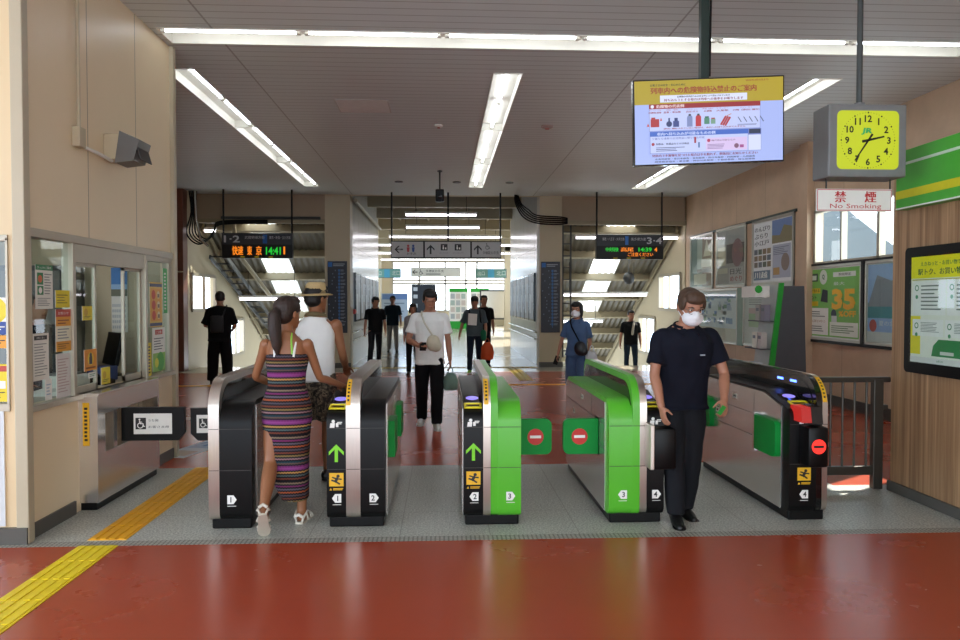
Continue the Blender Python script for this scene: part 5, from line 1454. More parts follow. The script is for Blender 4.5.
# on the front window, left of the post
def fnotice(label, x0, x1, z0, z1, draw):
    b = MB(); w, h = x1 - x0, z1 - z0
    b.box((0, 0, -.003), (w, h, 0), M['paper']); draw(b, w, h)
    tag(b.build('paper_notice', None, (x0 + .02, 5.003, z0), FACE_CAM), label, 'notice')
fnotice('round yellow sticker on the office front window at the left edge', -3.08, -2.89, 1.46, 1.63, lambda b, w, h: b.disc(w * .5, h * .5, w * .48, YEL))
fnotice('dark blue notice on the office front window at the left edge', -3.1, -2.885, 1.385, 1.47, lambda b, w, h: (b.rect(0, 0, w, h, ink('#23408a')), b.lines(w * .1, h * .3, w * .8, h * .4, 2, WHITE_INK, .4, .2)))
fnotice('orange notice below the dark blue one on the front window', -3.1, -2.885, 1.295, 1.38, lambda b, w, h: (b.rect(0, 0, w, h, ink('#e0951f')), b.lines(w * .1, h * .3, w * .8, h * .4, 2, DK, .4, .2)))
fnotice('red and yellow sheet low on the office front window', -3.1, -2.89, .94, 1.19, lambda b, w, h: (b.rect(0, 0, w, h, YEL), b.rect(0, h * .8, w, h * .15, RED), b.rect(w * .2, h * .35, w * .7, h * .2, WHITE_INK), b.lines(w * .2, h * .08, w * .7, h * .2, 3, DK, .4, .3)))
b = MB(); b.box((0, 0, -.012), (.55, .78, 0), M['white'], .004); b.rect(0, 0, .55, .78, ink('#cfd4d8')); b.rect(.03, .04, .49, .70, ink('#dfe1e0')); b.lines(.08, .1, .4, .3, 5, GRY, .4, .4); b.rect(.30, .02, .2, .04, ink('#5a5f66'))
tag(b.build('wall_notice', None, (-3.435, 4.966, .12), FACE_CAM), 'large pale notice low on the office front wall at the left edge', 'notice')

# ------------------------------------------------------------------ people
def remesh(bm_data, voxel, smooth_it=4, disp=0.0, seed=0.0):
    """fuse overlapping closed shapes into one continuous surface"""
    vs, fs = bm_data
    me = bpy.data.meshes.new('raw'); me.from_pydata([tuple(v) for v in vs], [], fs)
    o = bpy.data.objects.new('raw', me); COL.objects.link(o)
    r = o.modifiers.new('r', 'REMESH'); r.mode = 'VOXEL'; r.voxel_size = voxel; r.adaptivity = 0
    s = o.modifiers.new('s', 'SMOOTH'); s.factor = 0.5; s.iterations = smooth_it
    dg = bpy.context.evaluated_depsgraph_get()
    out = bpy.data.meshes.new_from_object(o.evaluated_get(dg))
    bpy.data.objects.remove(o); bpy.data.meshes.remove(me)
    if disp:
        sv = Vector((seed, seed * 1.7, 0))
        nr = [v.normal.copy() for v in out.vertices]
        for v, n in zip(out.vertices, nr):
            p = Vector((v.co.x * 9, v.co.y * 9, v.co.z * 5)) + sv
            v.co += n * disp * (noise.noise(p) + .5 * noise.noise(p * 2.3))
    out.polygons.foreach_set('use_smooth', [True] * len(out.polygons))
    return out
def mesh_obj(name, me, m, parent):
    me.name = name; me.materials.clear()
    for k in (m if isinstance(m, list) else [m]): me.materials.append(k)
    o = bpy.data.objects.new(name, me); COL.objects.link(o); o.parent = parent
    return o
V = Vector
def limb(b, pts, rs, n=14, dome=True):
    """tapering round limb with domed ends"""
    P = [V(p) for p in pts]; R = list(rs)
    # subdivide for smooth bends
    Q = []; S = []
    for i in range(len(P) - 1):
        p0 = P[max(i - 1, 0)]; p1 = P[i]; p2 = P[i + 1]; p3 = P[min(i + 2, len(P) - 1)]
        for k in range(4):
            u = k / 4
            lin_ = p1.lerp(p2, u)
            cr = 0.5 * ((2 * p1) + (-p0 + p2) * u + (2 * p0 - 5 * p1 + 4 * p2 - p3) * u * u + (-p0 + 3 * p1 - 3 * p2 + p3) * u ** 3)
            Q.append(lin_.lerp(cr, .5)); S.append(R[i] + (R[i + 1] - R[i]) * (u * u * (3 - 2 * u)))
    Q.append(P[-1]); S.append(R[-1])
    if dome:
        d0 = (Q[0] - Q[1]).normalized(); d1 = (Q[-1] - Q[-2]).normalized()
        Q = [Q[0] + d0 * S[0] * .9, Q[0] + d0 * S[0] * .6] + Q + [Q[-1] + d1 * S[-1] * .6, Q[-1] + d1 * S[-1] * .9]
        S = [S[0] * .35, S[0] * .78] + S + [S[-1] * .78, S[-1] * .35]
    b.tube(Q, S, None, n)

TORSO = {
    'm': [(.80, .0, .10, .075), (.86, .0, .150, .098), (.93, .0, .163, .108), (1.00, -.003, .158, .104), (1.08, -.006, .150, .098), (1.17, -.004, .156, .102), (1.27, 0, .170, .112), (1.35, .004, .174, .112), (1.41, .010, .136, .095), (1.45, .014, .090, .075), (1.48, .014, .066, .062)],
    'f': [(.80, .0, .10, .080), (.86, .0, .156, .104), (.92, .002, .165, .112), (.99, 0, .150, .100), (1.07, -.004, .124, .086), (1.15, -.006, .128, .090), (1.25, -.010, .146, .112), (1.33, .0, .148, .100), (1.40, .010, .125, .080), (1.44, .014, .080, .062), (1.47, .014, .055, .053)],
}
HEAD = [(.000, -.052, .026, .028), (.012, -.045, .040, .046), (.035, -.030, .054, .064), (.065, -.016, .063, .080), (.100, -.004, .070, .091), (.140, .004, .076, .098), (.175, .006, .074, .094), (.203, .006, .058, .072), (.220, .006, .032, .040), (.226, .006, .012, .014)]

def dirv(pitch, side):
    """direction of a limb: pitch forward from straight down, side outward (+x)"""
    p = math.radians(pitch); s = math.radians(side)
    return V((math.sin(s), -math.sin(p) * math.cos(s), -math.cos(p) * math.cos(s)))

class Person:
    """faces local -Y; +X is the person's left"""
    def __init__(self, name, label, x, y, rz, H, sex='m', lean=0, head=(0, 0), armL=((0, 8), (8, 4)), armR=((0, -8), (8, -4)), legL=((0, 3), (0, 2)), legR=((0, -3), (0, -2)), z=0.0, skin='skin', voxel=.008, handL=None, handR=None, feet=(0, 0), girth=1.0, curl=(.6, .6)):
        self.root = thing(name, label, 'person', (x, y, z), (0, 0, math.radians(rz)))
        k = self.k = H / 1.72; self.sex = sex; self.skin = M[skin]; self.vox = voxel; self.lean = math.radians(lean); g = self.g = girth
        sh = .185 if sex == 'm' else .158
        hipx = .088
        self.hip = {}; self.knee = {}; self.ank = {}; self.sho = {}; self.elb = {}; self.wri = {}
        for s, lg, ar in ((1, legL, armL), (-1, legR, armR)):
            h = V((s * hipx, 0, .90)); kn = h + dirv(*lg[0]) * .42; an = kn + dirv(*lg[1]) * .41
            self.hip[s], self.knee[s], self.ank[s] = h, kn, an
            so = self.T(V((s * sh * g, .012, 1.378))); el = so + dirv(*ar[0]) * .285; wr = el + dirv(*ar[1]) * .245
            self.sho[s], self.elb[s], self.wri[s] = so, el, wr
        drop = min(self.ank[1].z, self.ank[-1].z) - .075
        self.off = V((0, 0, -drop))
        for d in (self.hip, self.knee, self.ank, self.sho, self.elb, self.wri):
            for s in d: d[s] = (d[s] + self.off) * k
        self.footdir = {}
        b = MB()
        # legs
        for s in (1, -1):
            h, kn, an = self.hip[s], self.knee[s], self.ank[s]
            limb(b, [h + V((0, 0, .03 * k)), h.lerp(kn, .45), kn, kn.lerp(an, .32), an.lerp(kn, .12), an], [r * k for r in (.086 * g, .076 * g, .053, .054, .036, .037)])
            f = feet[0] if s > 0 else feet[1]
            fl = math.radians(f); shin = (an - kn).normalized()
            tip = V((s * .12, -math.cos(fl), -math.sin(fl))).normalized(); self.footdir[s] = tip
            heel = an - tip * .045 * k + V((0, 0, -.04 * k)); toe = an + tip * .165 * k + V((0, 0, -.048 * k))
            limb(b, [an + V((0, 0, .01)), an.lerp(heel, .5) + V((0, 0, -.01 * k)), heel.lerp(toe, .3), heel.lerp(toe, .7), toe], [r * k for r in (.035, .036, .033, .030, .020)])
        self._torso(b, TORSO[sex], 0.0)
        # neck and head
        self.nb = (self.T(V((0, .012, 1.47))) + self.off) * k
        hp, hy = math.radians(head[0]), math.radians(head[1])
        self.HM = Matrix.Translation((self.T(V((0, -.012, 1.495))) + self.off) * k) @ Matrix.Rotation(hy, 4, 'Z') @ Matrix.Rotation(hp, 4, 'X') @ Matrix.Scale(k * 1.09, 4)
        nr = .056 if sex == 'm' else .046
        limb(b, [self.nb - V((0, 0, .03 * k)), self.HM @ V((0, .012, .03)), self.HM @ V((0, .01, .09))], [nr * 1.15 * k, nr * k, nr * k])
        b.loft([(0, cy, cz, rx, ry) for cz, cy, rx, ry in HEAD], None, 18, self.HM)
        b.ball((0, -.103, .088), (.012, .018, .016), None, 10, self.HM); b.ball((0, -.094, .110), (.008, .014, .024), None, 10, self.HM)
        b.ball((0, -.094, .048), (.022, .010, .009), None, 10, self.HM); b.ball((0, -.085, .13), (.055, .018, .012), None, 10, self.HM)
        for s in (1, -1): b.ball((s * .076, .012, .10), (.010, .018, .030), None, 10, self.HM)
        # arms and hands
        for s in (1, -1):
            so, el, wr = self.sho[s], self.elb[s], self.wri[s]
            limb(b, [so, so.lerp(el, .35), el, el.lerp(wr, .3), wr], [r * k for r in ((.055, .046, .037, .039, .027) if sex == 'm' else (.044, .037, .031, .032, .023))])
            c = curl[0] if s > 0 else curl[1]
            self._hand(b, s, (handL if s > 0 else handR), c)
        me = remesh((b.v, b.f), voxel * k, 5)
        self.body = mesh_obj('body', me, self.skin, self.root)
        self._face()
    def T(self, p):
        """lean the torso forward about the hips"""
        p = V(p)
        t = max(0.0, min(1.0, (p.z - .88) / .35))
        a = self.lean * t
        q = p - V((0, 0, .92)); c, s = math.cos(a), math.sin(a)
        return V((q.x, q.y * c - q.z * s, q.z * c + q.y * s)) + V((0, 0, .92))
    def _torso(self, b, rings, grow, z0=None, z1=None, n=22, flare=0.0):
        vs = []; fs = []; rr = []
        for (z, y, rx, ry) in rings:
            if (z0 is not None and z < z0) or (z1 is not None and z > z1): continue
            rr.append((z, y, rx * (1 + (self.g - 1)) + grow, ry * self.g + grow))
        for (z, y, rx, ry) in rr:
            for i in range(n):
                a = 2 * PI * i / n
                # squarish ellipse reads more like a ribcage
                ca, sa = math.cos(a), math.sin(a)
                q = (abs(ca) ** 2.4 + abs(sa) ** 2.4) ** (-1 / 2.4)
                vs.append((self.T(V((rx * ca * q, y + ry * sa * q, z))) + self.off) * self.k)
        for j in range(len(rr) - 1):
            for i in range(n): fs.append([j * n + i, j * n + (i + 1) % n, (j + 1) * n + (i + 1) % n, (j + 1) * n + i])
        fs.append(list(range(n))[::-1]); fs.append([(len(rr) - 1) * n + i for i in range(n)])
        b.add(vs, fs, None)
    def _hand(self, b, s, spec, c):
        """palm with four fingers and a thumb; spec = direction of the back of the hand"""
        k = self.k; wr = self.wri[s]; d = (wr - self.elb[s]).normalized()
        bn = V(spec) if spec else V((s * 1.0, -.25, 0))     # back of hand faces outward
        bn = (bn - d * bn.dot(d)).normalized()
        side = d.cross(bn).normalized()
        if side.y > 0: side = -side                           # thumb side to the front
        f = .92 if self.sex == 'm' else .84
        S = f * k
        # palm
        vs = []; fs = []; n = 10
        for (t, w, th) in ((-.01, .026, .020), (.02, .034, .018), (.055, .042, .016), (.085, .043, .014), (.098, .036, .010)):
            for i in range(n):
                a = 2 * PI * i / n
                vs.append(wr + d * t * S + side * w * math.cos(a) * S + bn * th * math.sin(a) * S)
        m = 5
        for j in range(m - 1):
            for i in range(n):
                q = [j * n + i, j * n + (i + 1) % n, (j + 1) * n + (i + 1) % n, (j + 1) * n + i]
                fs.append(q)
        fs.append(list(range(n))[::-1]); fs.append([(m - 1) * n + i for i in range(n)])
        if d.cross(side).dot(bn) < 0: pass
        # orient the shell outward
        flip = side.cross(bn).dot(d) < 0
        if flip: fs = [q[::-1] for q in fs]
        b.add(vs, fs, None)
        for i, (off, L) in enumerate(((.031, .072), (.011, .080), (-.010, .074), (-.030, .058))):
            p = wr + (d * .085 + side * off) * S; pts = [p]; a = 0; dd = d
            for sg, fr in enumerate((.45, .32, .23)):
                a += c * (.55, .75, .5)[sg]
                dd = d * math.cos(a) - bn * math.sin(a) + side * off * .8
                pts.append(pts[-1] + dd.normalized() * L * fr * S)
            limb(b, pts, [.0092 * S, .0088 * S, .0082 * S, .0072 * S], 8)
        p = wr + (d * .025 + side * .028) * S
        a1 = (d * .62 + side * .70 - bn * .35 * (0.6 + c)).normalized(); a2 = (d * .85 + side * .30 - bn * .5 * (0.6 + c)).normalized()
        limb(b, [p, p + a1 * .036 * S, p + a1 * .036 * S + a2 * .030 * S, p + a1 * .036 * S + a2 * .054 * S], [.0125 * S, .011 * S, .0098 * S, .008 * S], 8)
    def grip(self, s, drop=.085):
        """point in the curled fingers, local"""
        d = (self.wri[s] - self.elb[s]).normalized()
        return self.wri[s] + d * drop * self.k
    def world(self, p):
        return Matrix.Translation(self.root.location) @ Matrix.Rotation(self.root.rotation_euler.z, 4, 'Z') @ V(p)
    def _face(self):
        for s in (1, -1):
            b = MB(); b.ball((s * .031, -.0815, .116), (.012, .010, .0052), M['eyewhite'], 10, self.HM); b.ball((s * .031, -.0895, .116), (.0055, .003, .005), M['black'], 8, self.HM)
            b.build('eye', self.root, smooth=60)
            b = MB(); b.tube([self.HM @ V((s * .014, -.095, .133)), self.HM @ V((s * .032, -.094, .138)), self.HM @ V((s * .052, -.078, .133))], [.003, .004, .002], M['hair'], 6); b.build('eyebrow', self.root, smooth=60)
        b = MB(); b.ball((0, -.099, .048), (.020, .006, .005), M['lips'], 10, self.HM); b.build('mouth', self.root, smooth=60)
    # -- clothing ------------------------------------------------------
    def hair(self, style='short', m='hair'):
        b = MB(); H_ = self.HM
        if style != 'bald':
            b.ball((0, .020, .150), (.084, .098, .086), None, 18, H_)
            b.ball((0, .045, .105), (.076, .070, .075), None, 16, H_)
            b.ball((0, -.042, .196), (.070, .056, .036), None, 14, H_)
            for s in (1, -1): b.ball((s * .066, .000, .150), (.018, .060, .045), None, 12, H_)
        if style == 'fringe':
            b.ball((0, -.066, .182), (.068, .036, .036), None, 14, H_)
            for s in (1, -1): b.ball((s * .072, -.02, .14), (.018, .05, .05), None, 12, H_)
        if style == 'bob':
            b.ball((0, -.060, .185), (.070, .046, .036), None, 14, H_)
            b.ball((0, .035, .09), (.090, .075, .10), None, 16, H_)
            for s in (1, -1): b.ball((s * .074, .0, .08), (.022, .055, .085), None, 12, H_)
        if style == 'ponytail':
            b.ball((0, .105, .125), (.028, .03, .028), None, 12, H_)
            limb(b, [H_ @ V((0, .10, .125)), H_ @ V((-.005, .145, .09)), H_ @ V((-.015, .15, .0)), H_ @ V((-.02, .135, -.10)), H_ @ V((-.02, .125, -.17))], [r * self.k for r in (.026, .044, .050, .040, .014)])
        me = remesh((b.v, b.f), .006, 3, .004, 3.1)
        return mesh_obj('hair', me, M[m], self.root)
    def top(self, name, m, hem=.84, sleeve=.55, grow=.016, flare=.028, neck=1.455, seed=1.0, disp=.007, cuff=.062):
        b = MB(); k = self.k
        rings = [r for r in TORSO[self.sex] if hem < r[0] < neck]
        def at(z):
            T_ = TORSO[self.sex]
            for a, c in zip(T_, T_[1:]):
                if a[0] <= z <= c[0]:
                    u = (z - a[0]) / (c[0] - a[0]); return tuple(a[i] + (c[i] - a[i]) * u for i in range(4))
            return T_[0]
        rr = [at(hem)] + rings + [at(neck)]
        rr[0] = (hem, rr[0][1], max(rr[0][2], .150 if self.sex == 'm' else .14) + flare, max(rr[0][3], .10) + flare)
        rr = [(z, y, max(rx, (.162 if self.sex == 'm' else .135)) if z < 1.2 else rx, max(ry, .10) if z < 1.2 else ry) for (z, y, rx, ry) in rr]
        self._torso(b, rr, grow)
        for s in (1, -1):
            so, el, wr = self.sho[s], self.elb[s], self.wri[s]
            if sleeve > 0:
                inner = so + V((-s * .06 * k, 0, .012 * k))
                if sleeve <= 1: e = so.lerp(el, sleeve); pts = [inner, so, so.lerp(e, .5), e]; rs = [.058, .062, .064, cuff]
                else: e = el.lerp(wr, sleeve - 1); pts = [inner, so, so.lerp(el, .6), el, e]; rs = [.068, .064, .056, .050, .042]
                limb(b, pts, [r * k * (1 if self.sex == 'm' else .86) for r in rs], 16, dome=False)
        me = remesh((b.v, b.f), .010, 4, disp, seed)
        return mesh_obj(name, me, m, self.root)
    def trousers(self, name, m, end=1.0, grow=.014, loose=1.0, waist=.94, seed=2.0, disp=.008):
        """end: 1 = down to the ankle, .45 = just above the knee"""
        b = MB(); k = self.k
        rr = [r for r in TORSO[self.sex] if r[0] <= waist]
        self._torso(b, rr, min(grow, .006))
        for s in (1, -1):
            h, kn, an = self.hip[s], self.knee[s], self.ank[s]
            if end >= .6:
                e = kn.lerp(an, (end - .5) * 2 if end < 1 else .97)
                pts = [h + V((0, 0, .0)), h.lerp(kn, .4), kn, kn.lerp(e, .5), e + (V((0, 0, -.025 * k)) if end >= 1 else V((0, 0, 0)))]; rs = [.086 * self.g, .086 * self.g * (.5 + .5 * loose), .068 * loose, .062 * loose, .056 * loose]
            else:
                e = h.lerp(kn, end * 2); pts = [h + V((0, 0, .05 * k)), h.lerp(e, .5), e]; rs = [.100, .094 * loose, .086 * loose]
            limb(b, pts, [r * k for r in rs], 16, dome=False)
        me = remesh((b.v, b.f), .010, 4, disp, seed)
        return mesh_obj(name, me, m, self.root)
    def shoes(self, m, sole=None, sandal=False, name='shoe'):
        k = self.k
        for s in (1, -1):
            an = self.ank[s]; t = self.footdir[s]; up = V((0, 0, 1)); up = (up - t * up.dot(t)).normalized(); sd = t.cross(up)
            def P(f, u, w=0): return an + t * f * k + up * u * k + sd * w * k
            sb = MB()
            vs = []
            outline = [(-.075, .0), (-.068, .028), (-.02, .034), (.06, .036), (.13, .046), (.175, .040), (.205, .020), (.212, .0)]
            ol = outline + [(f, -w) for f, w in outline[-2:0:-1]]
            n = len(ol)
            vs = [P(f, -.078, w) for f, w in ol] + [P(f, -.056 if not sandal else -.062, w) for f, w in ol]
            fs = [[i, (i + 1) % n, n + (i + 1) % n, n + i] for i in range(n)] + [list(range(n))[::-1], [n + i for i in range(n)]]
            if not sandal:
                b = MB()
                limb(b, [P(-.035, -.02), P(-.04, -.045), P(.03, -.042), P(.10, -.048), P(.165, -.052)], [r * k for r in (.044, .042, .043, .042, .030)], 14)
                me = remesh((b.v, b.f), .007, 3)
                o = mesh_obj(name, me, m, self.root)
                q = MB(); q.add(vs, fs, sole or m); q.build('sole', o)
            else:
                q = MB(); q.add(vs, fs, sole or m); o = q.build(name, self.root)
                q = MB()
                for f in (.03, .11, .15):
                    q.tube([P(f, -.062, -.042), P(f + .005, -.025 if f < .1 else -.038, -.030), P(f + .008, -.006 if f < .1 else -.022, 0), P(f + .005, -.025 if f < .1 else -.038, .030), P(f, -.062, .042)], [.010] * 5, m, 8)
                q.tube([P(-.06, -.06, .02), P(-.06, -.02, .035), P(.0, .01, .044), P(.035, .015, 0), P(.0, .01, -.044), P(-.06, -.02, -.035), P(-.06, -.06, -.02)], [.008] * 7, m, 8)
                q.tube([P(-.08, -.02, .03), P(-.086, .0, 0), P(-.08, -.02, -.03)], [.012] * 3, m, 8)
                q.build('strap', o, smooth=60)
    def belt(self, m, z=1.0):
        b = MB(); self._torso(b, [(z - .015, 0, .160, .108), (z + .02, 0, .160, .108)], .016); o = MB(); o.v = b.v; o.f = b.f; o.m = [0] * len(b.f); o.mats = [m]; return o.build('belt', self.root)
    def tube_world(self, pts, r, m, nm, smooth=True, top=False):
        b = MB(); b.tube(pts, r, m, 8); return b.build(nm, self.root, smooth=50)
    def strap(self, name, pts, w, m, lift=.02):
        """flat band over the torso through local points"""
        b = MB(); b.tube([(p) for p in pts], w, m, 8); return b.build(name, self.root, smooth=50)
    def collar(self, m):
        b = MB(); c = (self.T(V((0, .010, 1.447))) + self.off) * self.k
        pts = []
        for i in range(13):
            a = math.radians(-60 + 300 * i / 12) + PI / 2 - math.radians(0)
            a = math.radians(-60 + 300 * i / 12)
            pts.append(c + V((.082 * math.cos(a), .074 * math.sin(a) + .004, .016 + .022 * math.sin(a))) * self.k)
        b.tube(pts, [.014 * self.k] * len(pts), m, 8)
        f = MB()
        for s in (1, -1):
            f.add([c + V((s * .082, -.005, .024)) * self.k, c + V((s * .018, -.092, -.012)) * self.k, c + V((s * .060, -.122, -.056)) * self.k, c + V((s * .112, -.045, -.008)) * self.k,
                   c + V((s * .078, -.005, .010)) * self.k, c + V((s * .016, -.080, -.022)) * self.k, c + V((s * .058, -.108, -.064)) * self.k, c + V((s * .106, -.04, -.020)) * self.k], [[0, 1, 2, 3], [7, 6, 5, 4], [0, 4, 5, 1], [1, 5, 6, 2], [2, 6, 7, 3], [3, 7, 4, 0]], m)
        o = b.build('collar', self.root, smooth=50)
        f.build('collar_point', o)
    def mask(self, m):
        b = MB(); b.ball((0, -.060, .052), (.072, .060, .056), None, 18, self.HM); b.ball((0, -.092, .078), (.036, .036, .038), None, 14, self.HM)
        me = remesh((b.v, b.f), .006, 3)
        o = mesh_obj('face_mask', me, m, self.root)
        for s in (1, -1):
            q = MB(); q.tube([self.HM @ V((s * .058, -.06, .085)), self.HM @ V((s * .080, -.0, .112)), self.HM @ V((s * .084, .025, .095)), self.HM @ V((s * .058, -.055, .035))], [.0025] * 4, m, 6); q.build('ear_loop', o)
    def glasses(self):
        b = MB()
        for s in (1, -1):
            b.tube([self.HM @ V((s * .033 + .025 * math.cos(a), -.105 + .012 * abs(math.cos(a)) * (1 if True else 0), .114 + .019 * math.sin(a))) for a in [2 * PI * i / 14 for i in range(15)]], [.0022] * 15, M['greypaint'], 6)
            b.tube([self.HM @ V((s * .058, -.092, .118)), self.HM @ V((s * .08, .0, .118)), self.HM @ V((s * .082, .02, .105))], [.002] * 3, M['greypaint'], 6)
        b.tube([self.HM @ V((-.01, -.108, .118)), self.HM @ V((.01, -.108, .118))], [.002] * 2, M['greypaint'], 6)
        b.build('glasses', self.root, smooth=60)

M['eyewhite'] = mat('eye_white', '#d8d2c8', .25)
M['lips'] = mat('lips', '#8f4f44', .5)
cloth = lambda n, h, r=.85, v=.08: mat(n, h, r, var=v, scale=14, bump=.15, spec=.2)

# striped knit of the long dress: bands run round the body
def stripe_mat():
    m = bpy.data.materials.new('striped_knit'); m.use_nodes = True
    nt = m.node_tree; b = nt.nodes['Principled BSDF']; b.inputs['Roughness'].default_value = .85; b.inputs['Specular IOR Level'].default_value = .2
    tc = nt.nodes.new('ShaderNodeTexCoord'); sp = nt.nodes.new('ShaderNodeSeparateXYZ'); nt.links.new(tc.outputs['Object'], sp.inputs[0])
    md = nt.nodes.new('ShaderNodeMath'); md.operation = 'MODULO'; md.inputs[1].default_value = .33
    sc_ = nt.nodes.new('ShaderNodeMath'); sc_.operation = 'DIVIDE'; sc_.inputs[1].default_value = .33
    zz = nt.nodes.new('ShaderNodeMath'); zz.operation = 'SINE'; zx = nt.nodes.new('ShaderNodeMath'); zx.operation = 'MULTIPLY'; zx.inputs[1].default_value = 320
    nt.links.new(sp.outputs[0], zx.inputs[0]); nt.links.new(zx.outputs[0], zz.inputs[0])
    za = nt.nodes.new('ShaderNodeMath'); za.operation = 'MULTIPLY_ADD'; za.inputs[1].default_value = .0022
    nt.links.new(zz.outputs[0], za.inputs[0]); nt.links.new(sp.outputs[2], za.inputs[2])
    nt.links.new(za.outputs[0], md.inputs[0]); nt.links.new(md.outputs[0], sc_.inputs[0])
    r = nt.nodes.new('ShaderNodeValToRGB'); r.color_ramp.interpolation = 'CONSTANT'
    cols = ['#17151a', '#6a3a2c', '#17151a', '#4a5a5c', '#1c1a20', '#a8824a', '#1e1b22', '#7a3a72', '#8a3f80', '#6e2f66', '#1e1b22', '#5c4a44', '#1e3c46', '#1c1a20', '#8a6a70', '#221f26', '#7c6a3e', '#17151a', '#6a3a2c', '#201d22', '#4c4650', '#17151a', '#97502f', '#1e1b20', '#5b5560', '#1a181c', '#6f2d5e', '#242128', '#7a6a58', '#17151a']
    e = r.color_ramp.elements
    e[0].position = 0; e[0].color = lin(cols[0]); e[1].position = 1 / 30; e[1].color = lin(cols[1])
    for i, c in enumerate(cols[2:], 2):
        k = e.new(i / len(cols)); k.color = lin(c)
    nt.links.new(sc_.outputs[0], r.inputs[0]); nt.links.new(r.outputs[0], b.inputs['Base Color'])
    return m
def camo_mat():
    m = bpy.data.materials.new('patterned_shorts_cloth'); m.use_nodes = True
    nt = m.node_tree; b = nt.nodes['Principled BSDF']; b.inputs['Roughness'].default_value = .85
    tc = nt.nodes.new('ShaderNodeTexCoord'); n = nt.nodes.new('ShaderNodeTexNoise'); n.inputs['Scale'].default_value = 34; n.inputs['Detail'].default_value = 3
    nt.links.new(tc.outputs['Object'], n.inputs['Vector'])
    r = nt.nodes.new('ShaderNodeValToRGB'); r.color_ramp.interpolation = 'CONSTANT'; e = r.color_ramp.elements
    e[0].color = lin('#2e2620'); e[1].position = .45; e[1].color = lin('#5a4c3e'); k = e.new(.55); k.color = lin('#8a7a64'); k = e.new(.62); k.color = lin('#40352c')
    nt.links.new(n.outputs['Fac'], r.inputs[0]); nt.links.new(r.outputs[0], b.inputs['Base Color'])
    return m

NAVY = cloth('navy_pique', '#11131f'); BLACKC = cloth('black_cotton', '#0f0f12'); CHAR = cloth('charcoal_trousers', '#191a1e'); WHITEC = cloth('white_cotton', '#f0efec', .85, .02); BLACKSHOE = mat('black_leather', '#0e0d0d', .35)
WHITESHOE = mat('white_trainer', '#d9d7d0', .5); 

# --- man in navy polo and mask, walking out through the lane beside the red signal gate
p = Person('person', 'man in a dark navy polo and white face mask walking out on the right', 1.765, 5.36, 0, 1.70, 'm', lean=12, head=(20, 7), armL=((8, 17), (42, -14)), armR=((12, -10), (28, 4)), legL=((6, -3), (-12, -3)), legR=((14, 0), (6, 1)), voxel=.0062, handL=(.6, -.5, .6), handR=(-1, -.2, 0), girth=1.06, curl=(.8, .35), feet=(6, 6))
NAVYMAN = p
p.hair('fringe', 'hair_brown'); p.top('polo_shirt', NAVY, hem=.83, sleeve=.72, grow=.022, seed=1.3, disp=.009, cuff=.074); p.collar(NAVY)
p.trousers('trousers', CHAR, 1.0, loose=1.2, grow=.012, seed=4.4); p.shoes(BLACKSHOE, M['black'], name='leather_shoe'); p.mask(M['maskwhite'] if 'maskwhite' in M else mat('mask_white', '#e8e8ea', .8)); p.glasses()
b = MB(); b.tube([p.T(V((x, -.142, 1.27 + z))) * p.k + p.off * p.k for x, z in ((-.085, 0), (-.075, .006), (-.065, .002), (-.058, .004))][::1], [.003] * 4, ink('#b9bcc4'), 6)
b = MB(); c = (p.T(V((.085, -.140, 1.28))) + p.off) * p.k; b.box(c + V((-.018, -.006, -.005)), c + V((.018, .002, .005)), ink('#8f949c'), .002); b.build('chest_logo', p.root)
g = p.grip(1, .075)
b = MB(); b.box((-.018, -.003, -.035), (.018, .003, .035), ink('#2f9a3c'), .002); o = b.build('ic_card', None, p.world(g) + V((-.03, -.03, -.005)), (.3, .5, .4)); tag(o, 'small green card held in the masked man\'s hand', 'card')

# --- woman in striped dress, walking in through the first lane
p = Person('person', 'woman with a ponytail in a long striped dress walking through the first lane', -1.125, 5.34, 180, 1.62, 'f', lean=3, head=(2, -28), armL=((18, 20), (66, -22)), armR=((16, -16), (66, -34)), legL=((-12, 2), (-46, -2)), legR=((8, -2), (-3, 0)), voxel=.0062, skin='skin_tan', handR=(0.3, -.2, 1), handL=(.5, -.4, .8), feet=(48, 4), curl=(.5, .25))
WOMAN = p
p.hair('ponytail', 'hair_dark')
STRIPE = stripe_mat()
b = MB(); k = p.k
dr = [(1.30, -.004, .160, .118), (1.24, -.008, .160, .128), (1.15, -.006, .144, .108), (1.07, -.004, .138, .102), (.99, 0, .164, .118), (.92, .004, .186, .132), (.80, .006, .186, .136), (.68, .0, .176, .134), (.55, -.006, .166, .132), (.42, -.012, .154, .128), (.30, -.016, .146, .122), (.185, -.02, .140, .118)]
vs = []; fs = []; n = 28
for (z, y, rx, ry) in dr:
    sx = -.022 * max(0, (.62 - z) / .45)
    for i in range(n):
        a = 2 * PI * i / n; ca, sa = math.cos(a), math.sin(a); q_ = (abs(ca) ** 2.4 + abs(sa) ** 2.4) ** (-1 / 2.4)
        w = q_ * (1 + (.035 * math.sin(5 * a + z * 6) * max(0, (.9 - z))))
        lift = .26 * max(0, ca - .25) * max(0, min(1, (.5 - z) / .3))        # hem hitched up over the trailing left leg
        q = p.T(V((rx * w * ca + sx, y + ry * w * sa, z))) if z > .88 else V((rx * w * ca + sx, y + ry * w * sa, z + lift))
        vs.append((q + V((0, 0, p.off.z))) * k)
for j in range(len(dr) - 1):
    for i in range(n): fs.append([j * n + i, (j + 1) * n + i, (j + 1) * n + (i + 1) % n, j * n + (i + 1) % n])
fs.append(list(range(n))); fs.append([(len(dr) - 1) * n + i for i in range(n)][::-1])
mesh_obj('dress', remesh((vs, fs), .010, 3, .006, 2.2), STRIPE, p.root)
